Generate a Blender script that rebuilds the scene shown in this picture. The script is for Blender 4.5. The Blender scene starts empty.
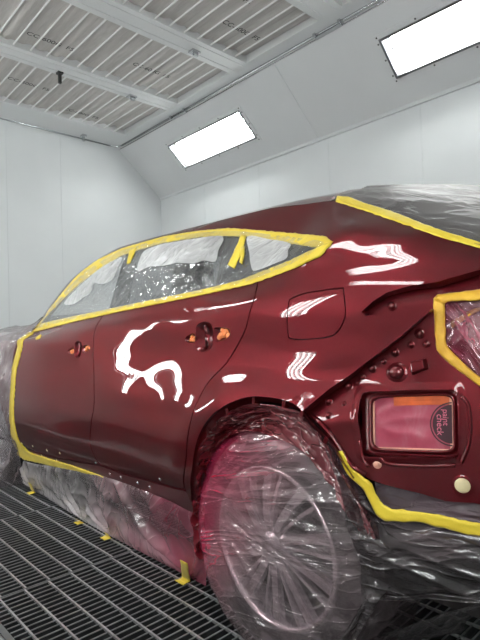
import bpy, bmesh, math, random
import numpy as np
from mathutils import Vector, Matrix, noise, geometry

random.seed(7)
SC = bpy.context.scene
COL = SC.collection

# ------------------------------------------------------------------ camera
CAM_Z = 1.0
FPX = 509.0
def cam_axes(yaw, pitch, roll):
    f = np.array([math.sin(yaw)*math.cos(pitch), math.cos(yaw)*math.cos(pitch), math.sin(pitch)])
    r = np.cross(f, [0, 0, 1]); r /= np.linalg.norm(r)
    u = np.cross(r, f)
    return np.array([r*math.cos(roll)+u*math.sin(roll), -r*math.sin(roll)+u*math.cos(roll), f])
RC = cam_axes(*np.radians([42.97, 1.397, -1.766]))
cd = bpy.data.cameras.new('camera')
cam = bpy.data.objects.new('camera', cd)
COL.objects.link(cam)
m = Matrix.Identity(4)
for i in range(3):
    m[i][0], m[i][1], m[i][2] = RC[0][i], RC[1][i], -RC[2][i]
m[2][3] = CAM_Z
cam.matrix_world = m
cd.sensor_fit = 'AUTO'
cd.sensor_width = 36.0
cd.lens = FPX/640.0*36.0
cd.clip_start = 0.02
SC.camera = cam

# ------------------------------------------------------------------ world, exposure
w = bpy.data.worlds.new('world')
SC.world = w
w.use_nodes = True
w.node_tree.nodes['Background'].inputs[0].default_value = (0.6, 0.63, 0.65, 1)
w.node_tree.nodes['Background'].inputs[1].default_value = 0.05
SC.view_settings.view_transform = 'Standard'
SC.view_settings.look = 'None'
SC.view_settings.gamma = 1.0
SC.view_settings.use_curve_mapping = False
SC.view_settings.exposure = 0.0
TUBE = 43.0          # emission of the fluorescent tubes
PANE = 0.0

# ------------------------------------------------------------------ materials
def new_mat(name):
    mt = bpy.data.materials.new(name)
    mt.use_nodes = True
    nt = mt.node_tree
    return mt, nt, nt.nodes['Principled BSDF'], nt.nodes['Material Output']
def N(nt, typ, **kw):
    n = nt.nodes.new(typ)
    for k, v in kw.items():
        setattr(n, k, v)
    return n
def noise_tex(nt, scale, detail=3, rough=.5, vec=(1, 1, 1), coord='Object', dist=0):
    tc = N(nt, 'ShaderNodeTexCoord')
    mp = N(nt, 'ShaderNodeMapping')
    mp.inputs['Scale'].default_value = vec
    nt.links.new(tc.outputs[coord], mp.inputs['Vector'])
    nz = N(nt, 'ShaderNodeTexNoise')
    nz.inputs['Scale'].default_value = scale
    nz.inputs['Detail'].default_value = detail
    nz.inputs['Roughness'].default_value = rough
    nz.inputs['Distortion'].default_value = dist
    nt.links.new(mp.outputs[0], nz.inputs['Vector'])
    return nz
def ramp(nt, src, stops):
    r = N(nt, 'ShaderNodeValToRGB')
    while len(r.color_ramp.elements) < len(stops):
        r.color_ramp.elements.new(.5)
    for e, (p, c) in zip(r.color_ramp.elements, stops):
        e.position = p
        e.color = c if len(c) == 4 else (*c, 1)
    nt.links.new(src, r.inputs[0])
    return r
def simple(name, col, rough=.5, metal=0, var=0, scale=8, coat=0, spec=.5, bump=0, bscale=60, vec=(1, 1, 1)):
    mt, nt, b, o = new_mat(name)
    b.inputs['Base Color'].default_value = (*col, 1)
    b.inputs['Roughness'].default_value = rough
    b.inputs['Metallic'].default_value = metal
    b.inputs['Coat Weight'].default_value = coat
    b.inputs['Coat Roughness'].default_value = .02
    b.inputs['Specular IOR Level'].default_value = spec
    if var:
        nz = noise_tex(nt, scale, 4, vec=vec)
        r = ramp(nt, nz.outputs['Fac'], [(.3, tuple(c*(1-var) for c in col)), (.7, tuple(min(1, c*(1+var)) for c in col))])
        nt.links.new(r.outputs[0], b.inputs['Base Color'])
    if bump:
        nz = noise_tex(nt, bscale, 3, vec=vec)
        bp = N(nt, 'ShaderNodeBump')
        bp.inputs['Strength'].default_value = bump
        bp.inputs['Distance'].default_value = .004
        nt.links.new(nz.outputs['Fac'], bp.inputs['Height'])
        nt.links.new(bp.outputs[0], b.inputs['Normal'])
    return mt
def film_mat(name, opac, white, pink=None, stain=None, stain_noise=.25, tint=(1, 1, 1), rough=.14, rot=0, along=1.0, across=6.0, scale=2.2, bump=.5, bdist=.02, lines=.3, zfade=None, fres=1.0, cloud=1.0, sop=.3):
    """thin cling film: clear, with white haze, overspray stains and stretched wrinkles running along one direction.
    stain: (axis vector, value where clean, value where fully stained)"""
    mt, nt, b, o = new_mat(name)
    L = nt.links
    tc = N(nt, 'ShaderNodeTexCoord')
    m1 = N(nt, 'ShaderNodeMapping'); m1.inputs['Rotation'].default_value = (rot, 0, 0)
    L.new(tc.outputs['Object'], m1.inputs['Vector'])
    m2 = N(nt, 'ShaderNodeMapping'); m2.inputs['Scale'].default_value = (across*.6, along, across)
    L.new(m1.outputs[0], m2.inputs['Vector'])
    def nt_(sc, det, rg, dist, src):
        n = N(nt, 'ShaderNodeTexNoise'); n.inputs['Scale'].default_value = sc; n.inputs['Detail'].default_value = det
        n.inputs['Roughness'].default_value = rg; n.inputs['Distortion'].default_value = dist
        L.new(src, n.inputs['Vector']); return n
    def mth(op, x, y=None, clamp=False):
        n = N(nt, 'ShaderNodeMath', operation=op, use_clamp=clamp)
        for i, v in enumerate((x, y)):
            if v is None: continue
            if isinstance(v, (int, float)): n.inputs[i].default_value = v
            else: L.new(v, n.inputs[i])
        return n.outputs[0]
    wr = nt_(scale, 3, .55, .5, m2.outputs[0])
    wr2 = nt_(scale*2.7, 2, .5, .8, m2.outputs[0])
    cl = nt_(2.2, 4, .6, .4, tc.outputs['Object'])
    def ridge(fac, pw):      # thin crests where the noise crosses its middle
        d = mth('ABSOLUTE', mth('SUBTRACT', fac, .5))
        return mth('POWER', mth('SUBTRACT', 1.0, mth('MULTIPLY', d, 2.0)), pw)
    r1 = ridge(wr.outputs['Fac'], 14); r2 = ridge(wr2.outputs['Fac'], 22)
    h = mth('ADD', mth('ADD', wr.outputs['Fac'], mth('MULTIPLY', r1, .5)), mth('MULTIPLY', r2, .25))
    bp = N(nt, 'ShaderNodeBump'); bp.inputs['Strength'].default_value = bump; bp.inputs['Distance'].default_value = bdist
    L.new(h, bp.inputs['Height']); L.new(bp.outputs[0], b.inputs['Normal'])
    b.inputs['Roughness'].default_value = rough
    b.inputs['Specular IOR Level'].default_value = .6
    b.inputs['Base Color'].default_value = (*white, 1)
    if pink:
        ax, v0, v1 = stain
        dp = N(nt, 'ShaderNodeVectorMath', operation='DOT_PRODUCT'); dp.inputs[1].default_value = ax
        L.new(tc.outputs['Object'], dp.inputs[0])
        t = mth('DIVIDE', mth('SUBTRACT', dp.outputs['Value'], v0), v1-v0)
        t = mth('ADD', t, mth('MULTIPLY', mth('SUBTRACT', cl.outputs['Fac'], .5), stain_noise*6), True)
        rr = ramp(nt, t, [(0, white), (1, pink)])
        L.new(rr.outputs[0], b.inputs['Base Color'])
    cr = ramp(nt, cl.outputs['Fac'], [(.3, (opac*(1-.6*cloud),)*3), (.7, (min(1, opac*(1+.6*cloud)),)*3)])
    f = cr.outputs[0]
    if pink: f = mth('ADD', f, mth('MULTIPLY', t, sop))
    if zfade:
        z0, k0, z1, k1 = zfade
        sp = N(nt, 'ShaderNodeSeparateXYZ'); L.new(tc.outputs['Object'], sp.inputs[0])
        mr = N(nt, 'ShaderNodeMapRange'); mr.inputs['From Min'].default_value = z0; mr.inputs['From Max'].default_value = z1
        mr.inputs['To Min'].default_value = k0; mr.inputs['To Max'].default_value = k1
        L.new(sp.outputs['Z'], mr.inputs['Value'])
        f = mth('MULTIPLY', f, mr.outputs[0])
    # wrinkles: whiter crests, highlights painted into the haze
    gate = ramp(nt, cl.outputs['Fac'], [(.40, (.25,)*3), (.62, (1, 1, 1))])
    f = mth('ADD', f, mth('MULTIPLY', mth('MULTIPLY', mth('ADD', r1, mth('MULTIPLY', r2, .6)), lines), gate.outputs[0]), True)
    fr_ = N(nt, 'ShaderNodeLayerWeight'); fr_.inputs['Blend'].default_value = .5
    L.new(bp.outputs[0], fr_.inputs['Normal'])
    sch = mth('MULTIPLY', mth('ADD', mth('MULTIPLY', mth('POWER', fr_.outputs['Facing'], 4.0), .85), .085), fres, True)
    b.inputs['Specular IOR Level'].default_value = .1
    b.inputs['Roughness'].default_value = .5
    tr = N(nt, 'ShaderNodeBsdfTransparent')
    tr.inputs[0].default_value = (*tint, 1)
    mx = N(nt, 'ShaderNodeMixShader')
    L.new(f, mx.inputs[0]); L.new(tr.outputs[0], mx.inputs[1]); L.new(b.outputs[0], mx.inputs[2])
    gl = N(nt, 'ShaderNodeBsdfGlossy'); gl.inputs['Roughness'].default_value = rough
    L.new(bp.outputs[0], gl.inputs['Normal'])
    mx2 = N(nt, 'ShaderNodeMixShader')
    L.new(sch, mx2.inputs[0]); L.new(mx.outputs[0], mx2.inputs[1]); L.new(gl.outputs[0], mx2.inputs[2])
    L.new(mx2.outputs[0], o.inputs['Surface'])
    return mt

M = {}
def paint_mat():
    mt, nt, b, o = new_mat('red_paint')
    nz = noise_tex(nt, 900, 2)
    r = ramp(nt, nz.outputs['Fac'], [(.3, (.088, .007, .010)), (.7, (.120, .010, .014))])
    nt.links.new(r.outputs[0], b.inputs['Base Color'])
    b.inputs['Metallic'].default_value = .85
    b.inputs['Roughness'].default_value = .46
    b.inputs['Coat Weight'].default_value = 1
    b.inputs['Coat Roughness'].default_value = .012
    b.inputs['Coat IOR'].default_value = 1.42
    b.inputs['Specular Tint'].default_value = (.6, .12, .14, 1)
    return mt
M['paint'] = paint_mat()
M['primer'] = simple('red_paint_thin', (.10, .008, .012), .3, .3, coat=1)
M['dark'] = simple('dark_gap', (.008, .006, .006), .7)
M['liner'] = simple('arch_liner', (.022, .008, .009), .65, var=.5, bump=.3)
M['black'] = simple('black_trim', (.012, .012, .013), .25)
M['rearglass'] = simple('rear_glass_black', (.012, .012, .013), .4, spec=.25)
M['rubber'] = simple('tyre_rubber', (.018, .018, .02), .6, var=.3, bump=.2, bscale=40)
M['alloy'] = simple('alloy_silver', (.78, .78, .80), .25, .8)
M['alloydark'] = simple('alloy_dark', (.03, .03, .034), .35, .5)
M['headliner'] = simple('headliner', (.62, .61, .60), .8)
M['interior'] = simple('cabin_grey', (.035, .034, .036), .7, var=.2)
M['steel'] = simple('galvanised_steel', (.30, .31, .32), .35, .9, var=.15, scale=12)
M['bar'] = simple('grating_bar', (.05, .052, .054), .5, .5, var=.3, scale=20)
M['baredge'] = simple('pale_bar_edge', (.31, .315, .32), .42, .6, var=.25, scale=18)  # bar tops, lighter than the bar sides
M['rod'] = simple('grating_rod', (.55, .55, .56), .35, .7, var=.2, scale=15)
M['pit'] = simple('pit_black', (.006, .006, .007), .9)
M['plate'] = simple('floor_plate', (.30, .29, .29), .5, .2, var=.12, scale=6)
M['wallwhite'] = simple('wall_panel_white', (.72, .74, .745), .38, var=.02, scale=2, spec=.35)
M['slopewhite'] = simple('slope_panel_white', (.66, .67, .675), .42, var=.02, scale=2, spec=.35)
M['beam'] = simple('ceiling_beam_white', (.70, .71, .71), .4)
M['barwhite'] = simple('filter_bar_white', (.78, .78, .77), .4)
M['chrome'] = simple('chrome_trim', (.6, .61, .62), .2, 1)
M['print'] = simple('printed_ink', (.03, .03, .03), .7)
M['screw'] = simple('screw_head', (.05, .05, .05), .4, .6)
def filter_mat():
    mt, nt, b, o = new_mat('filter_mat')
    nz = noise_tex(nt, 3.2, 5, .6, vec=(6, .8, 1), dist=1.5)
    r = ramp(nt, nz.outputs['Fac'], [(.3, (.50, .475, .45)), (.7, (.60, .575, .55))])
    nt.links.new(r.outputs[0], b.inputs['Base Color'])
    b.inputs['Roughness'].default_value = .95
    bp = N(nt, 'ShaderNodeBump'); bp.inputs['Strength'].default_value = .5; bp.inputs['Distance'].default_value = .015
    nt.links.new(nz.outputs['Fac'], bp.inputs['Height'])
    nt.links.new(bp.outputs[0], b.inputs['Normal'])
    return mt
M['filter'] = filter_mat()
def tape_mat(name, c1, c2):
    mt, nt, b, o = new_mat(name)
    nz = noise_tex(nt, 14, 4)
    r = ramp(nt, nz.outputs['Fac'], [(.3, c1), (.7, c2)])
    nt.links.new(r.outputs[0], b.inputs['Base Color'])
    b.inputs['Roughness'].default_value = .55
    b.inputs['Sheen Weight'].default_value = .1
    bp = N(nt, 'ShaderNodeBump'); bp.inputs['Strength'].default_value = .5; bp.inputs['Distance'].default_value = .004
    n2 = noise_tex(nt, 55, 3)
    nt.links.new(n2.outputs['Fac'], bp.inputs['Height'])
    nt.links.new(bp.outputs[0], b.inputs['Normal'])
    return mt
M['tape'] = tape_mat('yellow_tape', (.56, .40, .016), (.68, .52, .035))
M['tapeorange'] = tape_mat('oversprayed_tape', (.50, .24, .010), (.68, .40, .02))
M['tapered'] = tape_mat('red_oversprayed_tape', (.45, .07, .01), (.68, .42, .02))
def glass_mat():
    mt, nt, b, o = new_mat('window_glass')
    tr = N(nt, 'ShaderNodeBsdfTransparent'); tr.inputs[0].default_value = (.90, .91, .91, 1)
    gl = N(nt, 'ShaderNodeBsdfGlossy'); gl.inputs['Roughness'].default_value = .01
    fr = N(nt, 'ShaderNodeLayerWeight'); fr.inputs['Blend'].default_value = .5
    pw = N(nt, 'ShaderNodeMath', operation='POWER'); pw.inputs[1].default_value = 5.0
    nt.links.new(fr.outputs['Facing'], pw.inputs[0])
    ad = N(nt, 'ShaderNodeMath', operation='MULTIPLY_ADD'); ad.inputs[1].default_value = .95; ad.inputs[2].default_value = .05
    nt.links.new(pw.outputs[0], ad.inputs[0])
    mx = N(nt, 'ShaderNodeMixShader')
    nt.links.new(ad.outputs[0], mx.inputs[0]); nt.links.new(tr.outputs[0], mx.inputs[1]); nt.links.new(gl.outputs[0], mx.inputs[2])
    nt.links.new(mx.outputs[0], o.inputs['Surface'])
    return mt
M['glass'] = glass_mat()
def privacy_mat():
    mt = M['glass'].copy(); mt.name = 'privacy_glass'
    for n in mt.node_tree.nodes:
        if n.type == 'BSDF_TRANSPARENT': n.inputs[0].default_value = (.30, .31, .32, 1)
    return mt
M['privacy'] = privacy_mat()
def clear_mat():
    mt, nt, b, o = new_mat('lamp_pane')
    tr = N(nt, 'ShaderNodeBsdfTransparent'); tr.inputs[0].default_value = (.95, .96, .96, 1)
    gl = N(nt, 'ShaderNodeBsdfGlossy'); gl.inputs['Roughness'].default_value = .02
    mx = N(nt, 'ShaderNodeMixShader'); mx.inputs[0].default_value = .04
    nt.links.new(tr.outputs[0], mx.inputs[1]); nt.links.new(gl.outputs[0], mx.inputs[2])
    nt.links.new(mx.outputs[0], o.inputs['Surface'])
    return mt
M['pane'] = clear_mat()
mt, nt, b, o = new_mat('tube_light')
em = N(nt, 'ShaderNodeEmission'); em.inputs[0].default_value = (.975, 1, .985, 1); em.inputs[1].default_value = TUBE
nt.links.new(em.outputs[0], o.inputs['Surface'])
M['tube'] = mt
M['reflector'] = simple('lamp_reflector', (.88, .89, .89), .35)
M['film_window'] = film_mat('film_window', .10, (.80, .80, .80), rot=.6, along=1.2, across=4.5, scale=1.8, bump=.25, lines=.12, rough=.12, cloud=1.5)
M['pale_film'] = film_mat('pale_film_patch', .50, (.82, .81, .81), rot=.5, along=1.5, across=3, scale=2.5, bump=.3, lines=.25, rough=.2, cloud=.5)
M['film_rear'] = film_mat('film_rear_glass', .16, (.42, .40, .40), rot=-.5, along=.5, across=5, scale=1.6, bump=.3, lines=.14, rough=.35, fres=.3, tint=(.70, .67, .67))
M['film_front'] = film_mat('film_front', .13, (.60, .58, .60), (.52, .42, .44), ((0, -1, 0), -4.2, -3.2), sop=.05, rot=1.0, across=5, scale=1.6, lines=.35, tint=(.86, .82, .83), rough=.2)
M['film_skirt'] = film_mat('film_skirt', .32, (.66, .60, .61), (.42, .10, .15), ((0, -1, -.5), -2.6, -1.8), sop=.18, rot=.9, across=3.5, scale=1.3, lines=.30, tint=(.26, .19, .20), zfade=(.0, 3.6, .22, .55), rough=.18, bump=.5)  # dark tint stands in for the shadow under the car
M['film_wheel'] = film_mat('film_wheel', .085, (.58, .46, .48), (.46, .03, .09), ((0, 1, .55), 1.22, 1.62), rot=.22, along=.7, across=5, scale=1.4, lines=.22, bump=.5, bdist=.018, tint=(.74, .64, .66), rough=.14)
M['film_bumper'] = film_mat('film_bumper', .06, (.34, .30, .31), (.20, .08, .10), ((0, 0, 1), .4, .75), rot=.12, along=.5, across=5, scale=1.3, lines=.20, tint=(.40, .36, .37), bump=.6, bdist=.02, rough=.2, fres=.6, sop=.05)
M['film_flap'] = film_mat('film_flap', .22, (.50, .46, .47), rot=.5, along=.6, across=5, scale=1.4, lines=.3, tint=(.5, .46, .47), bump=.6, bdist=.02, rough=.2)
M['film_strip'] = film_mat('film_strip', .8, (.13, .085, .10), rot=.1, along=.7, across=5, scale=2, lines=.1, tint=(.5, .45, .46), rough=.4, fres=.3)
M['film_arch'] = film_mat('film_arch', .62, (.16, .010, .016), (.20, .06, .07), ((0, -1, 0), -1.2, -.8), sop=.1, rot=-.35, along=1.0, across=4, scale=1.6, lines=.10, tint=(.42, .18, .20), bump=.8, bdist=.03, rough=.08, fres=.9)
M['film_lamp'] = film_mat('film_lamp', .15, (.52, .42, .44), (.38, .03, .08), ((0, 1, -.4), .02, .14), rot=-1.0, across=5, scale=3, lines=.3, tint=(.9, .8, .82), rough=.12)
def pouch_mat():
    mt, nt, b, o = new_mat('pouch_film')
    nz = noise_tex(nt, 7, 4, .6, vec=(1, 2, 1), dist=.6)
    r = ramp(nt, nz.outputs['Fac'], [(.25, (.22, .018, .04)), (.52, (.30, .045, .075)), (.75, (.36, .13, .16))])
    nt.links.new(r.outputs[0], b.inputs['Base Color'])
    b.inputs['Roughness'].default_value = .3
    return mt
M['pouch'] = pouch_mat()
M['pouchorange'] = simple('pouch_orange', (.52, .09, .02), .35, var=.3, scale=20)
M['pouchpale'] = simple('pouch_edge', (.62, .30, .22), .4, var=.25, scale=20)
M['badge'] = simple('badge_dark', (.035, .006, .012), .4)
M['badgepink'] = simple('badge_print', (.50, .12, .18), .4)
M['plug'] = simple('pale_plug', (.62, .52, .30), .5, var=.1, scale=40)
M['foam'] = simple('orange_foam', (.70, .22, .07), .6, var=.35, scale=60)

# ------------------------------------------------------------------ object helpers
def tag(o, label=None, cat=None, group=None, kind=None):
    for k, v in (('label', label), ('category', cat), ('group', group), ('kind', kind)):
        if v:
            o[k] = v
    return o
def empty(name, loc=(0, 0, 0)):
    o = bpy.data.objects.new(name, None)
    o.empty_display_size = .1
    COL.objects.link(o)
    o.location = loc
    return o
def link(name, me, mat, parent=None, smooth=True):
    o = bpy.data.objects.new(name, me)
    COL.objects.link(o)
    for x in (mat if isinstance(mat, (list, tuple)) else [mat]):
        me.materials.append(x)
    if smooth:
        me.polygons.foreach_set('use_smooth', [True]*len(me.polygons))
    if parent:
        o.parent = parent
        o.matrix_parent_inverse = Matrix.Translation(-parent.location)
    return o
def mesh_of(name, vs, fs):
    me = bpy.data.meshes.new(name)
    me.from_pydata([tuple(v) for v in vs], [], fs)
    me.update()
    return me
class MB:
    def __init__(s):
        s.v = []; s.f = []
    def add(s, vs, fs):
        n = len(s.v)
        s.v += [tuple(v) for v in vs]
        s.f += [tuple(i+n for i in f) for f in fs]
    def box(s, lo, hi):
        x0, y0, z0 = lo; x1, y1, z1 = hi
        s.add([(x0,y0,z0),(x1,y0,z0),(x1,y1,z0),(x0,y1,z0),(x0,y0,z1),(x1,y0,z1),(x1,y1,z1),(x0,y1,z1)],
              [(3,2,1,0),(4,5,6,7),(0,1,5,4),(1,2,6,5),(2,3,7,6),(3,0,4,7)])
    def hexa(s, p):       # eight corners: bottom ring then top ring
        s.add(p, [(3,2,1,0),(4,5,6,7),(0,1,5,4),(1,2,6,5),(2,3,7,6),(3,0,4,7)])
    def tube(s, pts, r, n=8, cap=True):
        pts = [Vector(p) for p in pts]
        rings = []
        up = Vector((0, 0, 1))
        for i, p in enumerate(pts):
            d = (pts[min(i+1, len(pts)-1)]-pts[max(i-1, 0)]).normalized()
            a = d.cross(up)
            if a.length < 1e-3: a = d.cross(Vector((1, 0, 0)))
            a.normalize(); bb = a.cross(d)
            rr = r[i] if isinstance(r, (list, tuple)) else r
            rings.append([p+a*math.cos(2*math.pi*k/n)*rr+bb*math.sin(2*math.pi*k/n)*rr for k in range(n)])
        vs = [v for rg in rings for v in rg]
        fs = [(i*n+k, i*n+(k+1) % n, (i+1)*n+(k+1) % n, (i+1)*n+k) for i in range(len(pts)-1) for k in range(n)]
        if cap:
            fs += [tuple(reversed(range(n))), tuple(range((len(pts)-1)*n, len(pts)*n))]
        s.add(vs, fs)
    def grid(s, P):       # P[i][j]
        a, b = len(P), len(P[0])
        s.add([v for r_ in P for v in r_], [(i*b+j, (i+1)*b+j, (i+1)*b+j+1, i*b+j+1) for i in range(a-1) for j in range(b-1)])
    def lathe(s, prof, c, axis, n=48):      # prof: (radius, offset along axis)
        ax = Vector(axis).normalized(); c = Vector(c)
        a = ax.cross(Vector((0, 0, 1))); a.normalize(); bb = ax.cross(a)
        P = []
        for r, h in prof:
            P.append([c+ax*h+(a*math.cos(2*math.pi*k/n)+bb*math.sin(2*math.pi*k/n))*r for k in range(n)])
        vs = [v for r_ in P for v in r_]
        fs = [(i*n+k, i*n+(k+1) % n, (i+1)*n+(k+1) % n, (i+1)*n+k) for i in range(len(P)-1) for k in range(n)]
        s.add(vs, fs)
    def dome(s, c, nrm, r, h, n=14, rings=4, stretch=1.0, side=None):
        c = Vector(c); nrm = Vector(nrm).normalized()
        a = nrm.cross(Vector((0, 0, 1))); a.normalize(); bb = nrm.cross(a)
        vs = []; fs = []
        for i in range(rings):
            t = i/rings*math.pi/2
            for k in range(n):
                q = 2*math.pi*k/n
                vs.append(c+nrm*(h*math.sin(t))+(a*math.cos(q)*stretch+bb*math.sin(q))*r*math.cos(t))
        vs.append(c+nrm*h)
        for i in range(rings-1):
            fs += [(i*n+k, i*n+(k+1) % n, (i+1)*n+(k+1) % n, (i+1)*n+k) for k in range(n)]
        fs += [((rings-1)*n+k, (rings-1)*n+(k+1) % n, rings*n) for k in range(n)]
        s.add(vs, fs)
    def build(s, name, mat, parent=None, smooth=False, **kw):
        o = link(name, mesh_of(name, s.v, s.f), mat, parent, smooth)
        if smooth:
            bm = bmesh.new(); bm.from_mesh(o.data)
            bmesh.ops.recalc_face_normals(bm, faces=bm.faces)
            bm.to_mesh(o.data); bm.free()
        return tag(o, **kw) if kw else o

# ------------------------------------------------------------------ the booth
XW, XL, YB, YF = 4.70, -0.70, 6.84, -3.1       # right wall, left wall, back wall, entrance wall
ZS, ZC = 3.19, 3.87                              # foot of the sloped panel, ceiling
XS = 3.93                                        # top of the slope (ceiling edge)
XC = 2.0
def mirx(x): return 2*XC-x
def panel_wall(name, P, uaxis, seams, mat, th=.05, label=None):
    """wall of sheet panels: a quad (4 points) subdivided at the seams with fine grooves"""
    p = [Vector(q) for q in P]
    mb = MB()
    nrm = (p[1]-p[0]).cross(p[3]-p[0]).normalized()
    cuts = [0]+seams+[1]
    g = .0022/(p[1]-p[0]).length
    for a, b_ in zip(cuts[:-1], cuts[1:]):
        a2 = a+(g if a > 0 else 0); b2 = b_-(g if b_ < 1 else 0)
        q = [p[0].lerp(p[1], a2), p[0].lerp(p[1], b2), p[3].lerp(p[2], b2), p[3].lerp(p[2], a2)]
        mb.hexa([v-nrm*.004 for v in q]+q)
    q = [p[0], p[1], p[2], p[3]]
    mb.hexa([v-nrm*th for v in q]+[v-nrm*.003 for v in q])
    o = mb.build(name, mat); o['kind'] = 'structure'
    return o
# seams follow the photograph's (right wall seams near Y 2.35 and 4.6)
def fr(v, a, b): return (v-a)/(b-a)
panel_wall('wall_right', [(XW, YB, 0), (XW, YF, 0), (XW, YF, ZS), (XW, YB, ZS)], 0, [fr(y, YB, YF) for y in (5.72, 4.60, 3.48, 2.36, 1.24, .12, -1.0, -2.1)], M['wallwhite'])
mb = MB()
WLO = [(-.35, .15), (2.15, 2.65), (4.80, 5.3)]
e = YF
for y0, y1 in WLO:
    mb.box((XL-.05, e, 0), (XL, y0, ZS)); mb.box((XL-.05, y0, 0), (XL, y1, .95)); mb.box((XL-.05, y0, 2.25), (XL, y1, ZS)); e = y1
mb.box((XL-.05, e, 0), (XL, YB, ZS)); mb.box((XL-.16, YF, 0), (XL-.10, YB, ZS+.2))
mb.build('wall_left', M['wallwhite'], kind='structure')
panel_wall('wall_back', [(XL, YB, 0), (XW, YB, 0), (XW, YB, ZC+.1), (XL, YB, ZC+.1)], 0, [fr(x, XL, XW) for x in (.3, 1.3, 2.30, 3.03)], M['wallwhite'])
panel_wall('wall_front', [(XW, YF, 0), (XL, YF, 0), (XL, YF, ZC+.1), (XW, YF, ZC+.1)], 0, [.2, .4, .6, .8], M['wallwhite'])
FY = [(4.39, 5.83), (.98, 2.45), (-2.43, -.96)]
LT0, LT1 = .335, .700
SA, SB = Vector((XW, 0, ZS)), Vector((XS, 0, ZC))
SUP = (SB-SA).normalized(); SNR = Vector((-SUP.z, 0, SUP.x))
def slope_pt(side, t, y, d=0):
    v = SA+SUP*t+SNR*d
    return Vector((v.x if side == 1 else mirx(v.x), y, v.z))
def slope_panel(name, side):
    mb = MB(); SL = (SB-SA).length
    def q(t0, t1, y0, y1):
        c = [(t0, y0), (t1, y0), (t1, y1), (t0, y1)]
        mb.hexa([slope_pt(side, t, y, -.03) for t, y in c]+[slope_pt(side, t, y, 0) for t, y in c])
    g = .002
    cuts = [YF, -1.2, .9, 3.60, YB]
    for y0, y1 in zip(cuts[:-1], cuts[1:]):
        a, b_ = y0+(g if y0 > YF else 0), y1-(g if y1 < YB else 0)
        q(0, LT0, a, b_); q(LT1, SL, a, b_)
        f = [v for v in FY if y0 < (v[0]+v[1])/2 < y1]
        e = a
        for v in f:
            q(LT0, LT1, e, v[0]); e = v[1]
        q(LT0, LT1, e, b_)
    for y0, y1 in FY: pass
    c = [(0, YF), (SL, YF), (SL, YB), (0, YB)]
    mb.hexa([slope_pt(side, t, y, -.30) for t, y in c]+[slope_pt(side, t, y, -.26) for t, y in c])
    mb.build(name, M['slopewhite'], kind='structure')
slope_panel('ceiling_slope_right', 1); slope_panel('ceiling_slope_left', -1)
mb = MB(); mb.box((XW-.025, YF, ZS-.012), (XW+.0, YB, ZS+.022)); mb.build('trim_1', M['slopewhite'], kind='structure')
mb = MB(); mb.box((mirx(XW), YF, ZS-.012), (mirx(XW)+.025, YB, ZS+.022)); mb.build('trim_2', M['slopewhite'], kind='structure')

# ceiling: frame of beams, filter mats above thin bars
ce = empty('ceiling', (XC, 3, ZC)); ce['kind'] = 'structure'
mb = MB(); mb.box((XL-.1, YF, ZC+.34), (XW+.1, YB, ZC+.40)); mb.build('ceiling_plate', M['beam'], ce)
mb = MB()
mb.box((3.76, YF, ZC-.005), (XS+.06, YB, ZC+.16)); mb.box((mirx(XS)-.06, YF, ZC-.005), (mirx(3.76), YB, ZC+.16))
mb.box((mirx(XS), YB-.52, ZC-.004), (XS, YB, ZC+.16)); mb.box((mirx(XS), YF, ZC-.004), (XS, YF+.3, ZC+.16))
mb.build('border', M['beam'], ce)
BEAMS = [(5.04, 5.29), (3.81, 4.08), (2.58, 2.85), (1.35, 1.62), (.12, .39), (-1.11, -.84), (-2.34, -2.07)]
for y0, y1 in BEAMS:
    mb = MB()
    mb.box((mirx(3.76), y0, ZC-.010), (3.76, y1, ZC+.13))
    mb.box((mirx(3.76), y0+.055, ZC-.016), (3.76, y0+.075, ZC-.009))
    mb.box((mirx(3.76), y1-.075, ZC-.016), (3.76, y1-.055, ZC-.009))
    mb.build('beam', M['beam'], ce)
bays = []
ys = [YB-.52]
for y0, y1 in BEAMS: ys += [y1, y0]
ys.append(YF+.3)
for i in range(0, len(ys), 2):
    bays.append((ys[i+1], ys[i]))
fl = ['at the back wall end', 'between the first and second ceiling beams', 'between the second and third ceiling beams', 'over the car roof, nearer than the third ceiling beam', '', '', '', '']
words = ['behind the ceiling beam with the black hook, next to the back wall', 'between the hook beam and the next ceiling beam', 'in the third ceiling bay from the back wall', 'in the nearest ceiling bay in view above the second lamp']
def wob(x, y, s): return noise.noise(Vector((x*s, y*s*.35, 1.7)))
for bi, (y0, y1) in enumerate(bays):
    if bi < 4:
        nx, ny = 90, 30
        P = []
        for i in range(nx+1):
            x = mirx(3.76)+(3.52)*i/nx
            u = ((x-1.785) / .165) % 1.0
            sag = .030*math.sin(math.pi*u)
            P.append([(x, y0+(y1-y0)*j/ny, ZC+.075-sag+.022*wob(x*2.2, y0+(y1-y0)*j/ny, 3)) for j in range(ny+1)])
        mb = MB(); mb.grid(P)
        o = mb.build('ceiling_filter', M['filter'], smooth=True)
        tag(o, 'grey filter mat '+words[bi], 'filter', 'ceiling filter mats')
    else:
        mb = MB(); mb.box((mirx(3.76), y0, ZC+.06), (3.76, y1, ZC+.08))
        o = mb.build('ceiling_filter', M['filter'])
        tag(o, 'grey fibre filter mat in a ceiling bay behind the viewer', 'filter', 'ceiling filter mats out of view')
    mb = MB()
    k = 0
    x = 1.785-.165*9
    while x < 3.74:
        if x > mirx(3.76)+.02:
            mb.tube([(x, y0-.01, ZC+.012), (x, y1+.01, ZC+.012)], .0085, 6)
        x += .165
    mb.build('filter_bars', M['barwhite'], ce)
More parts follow.
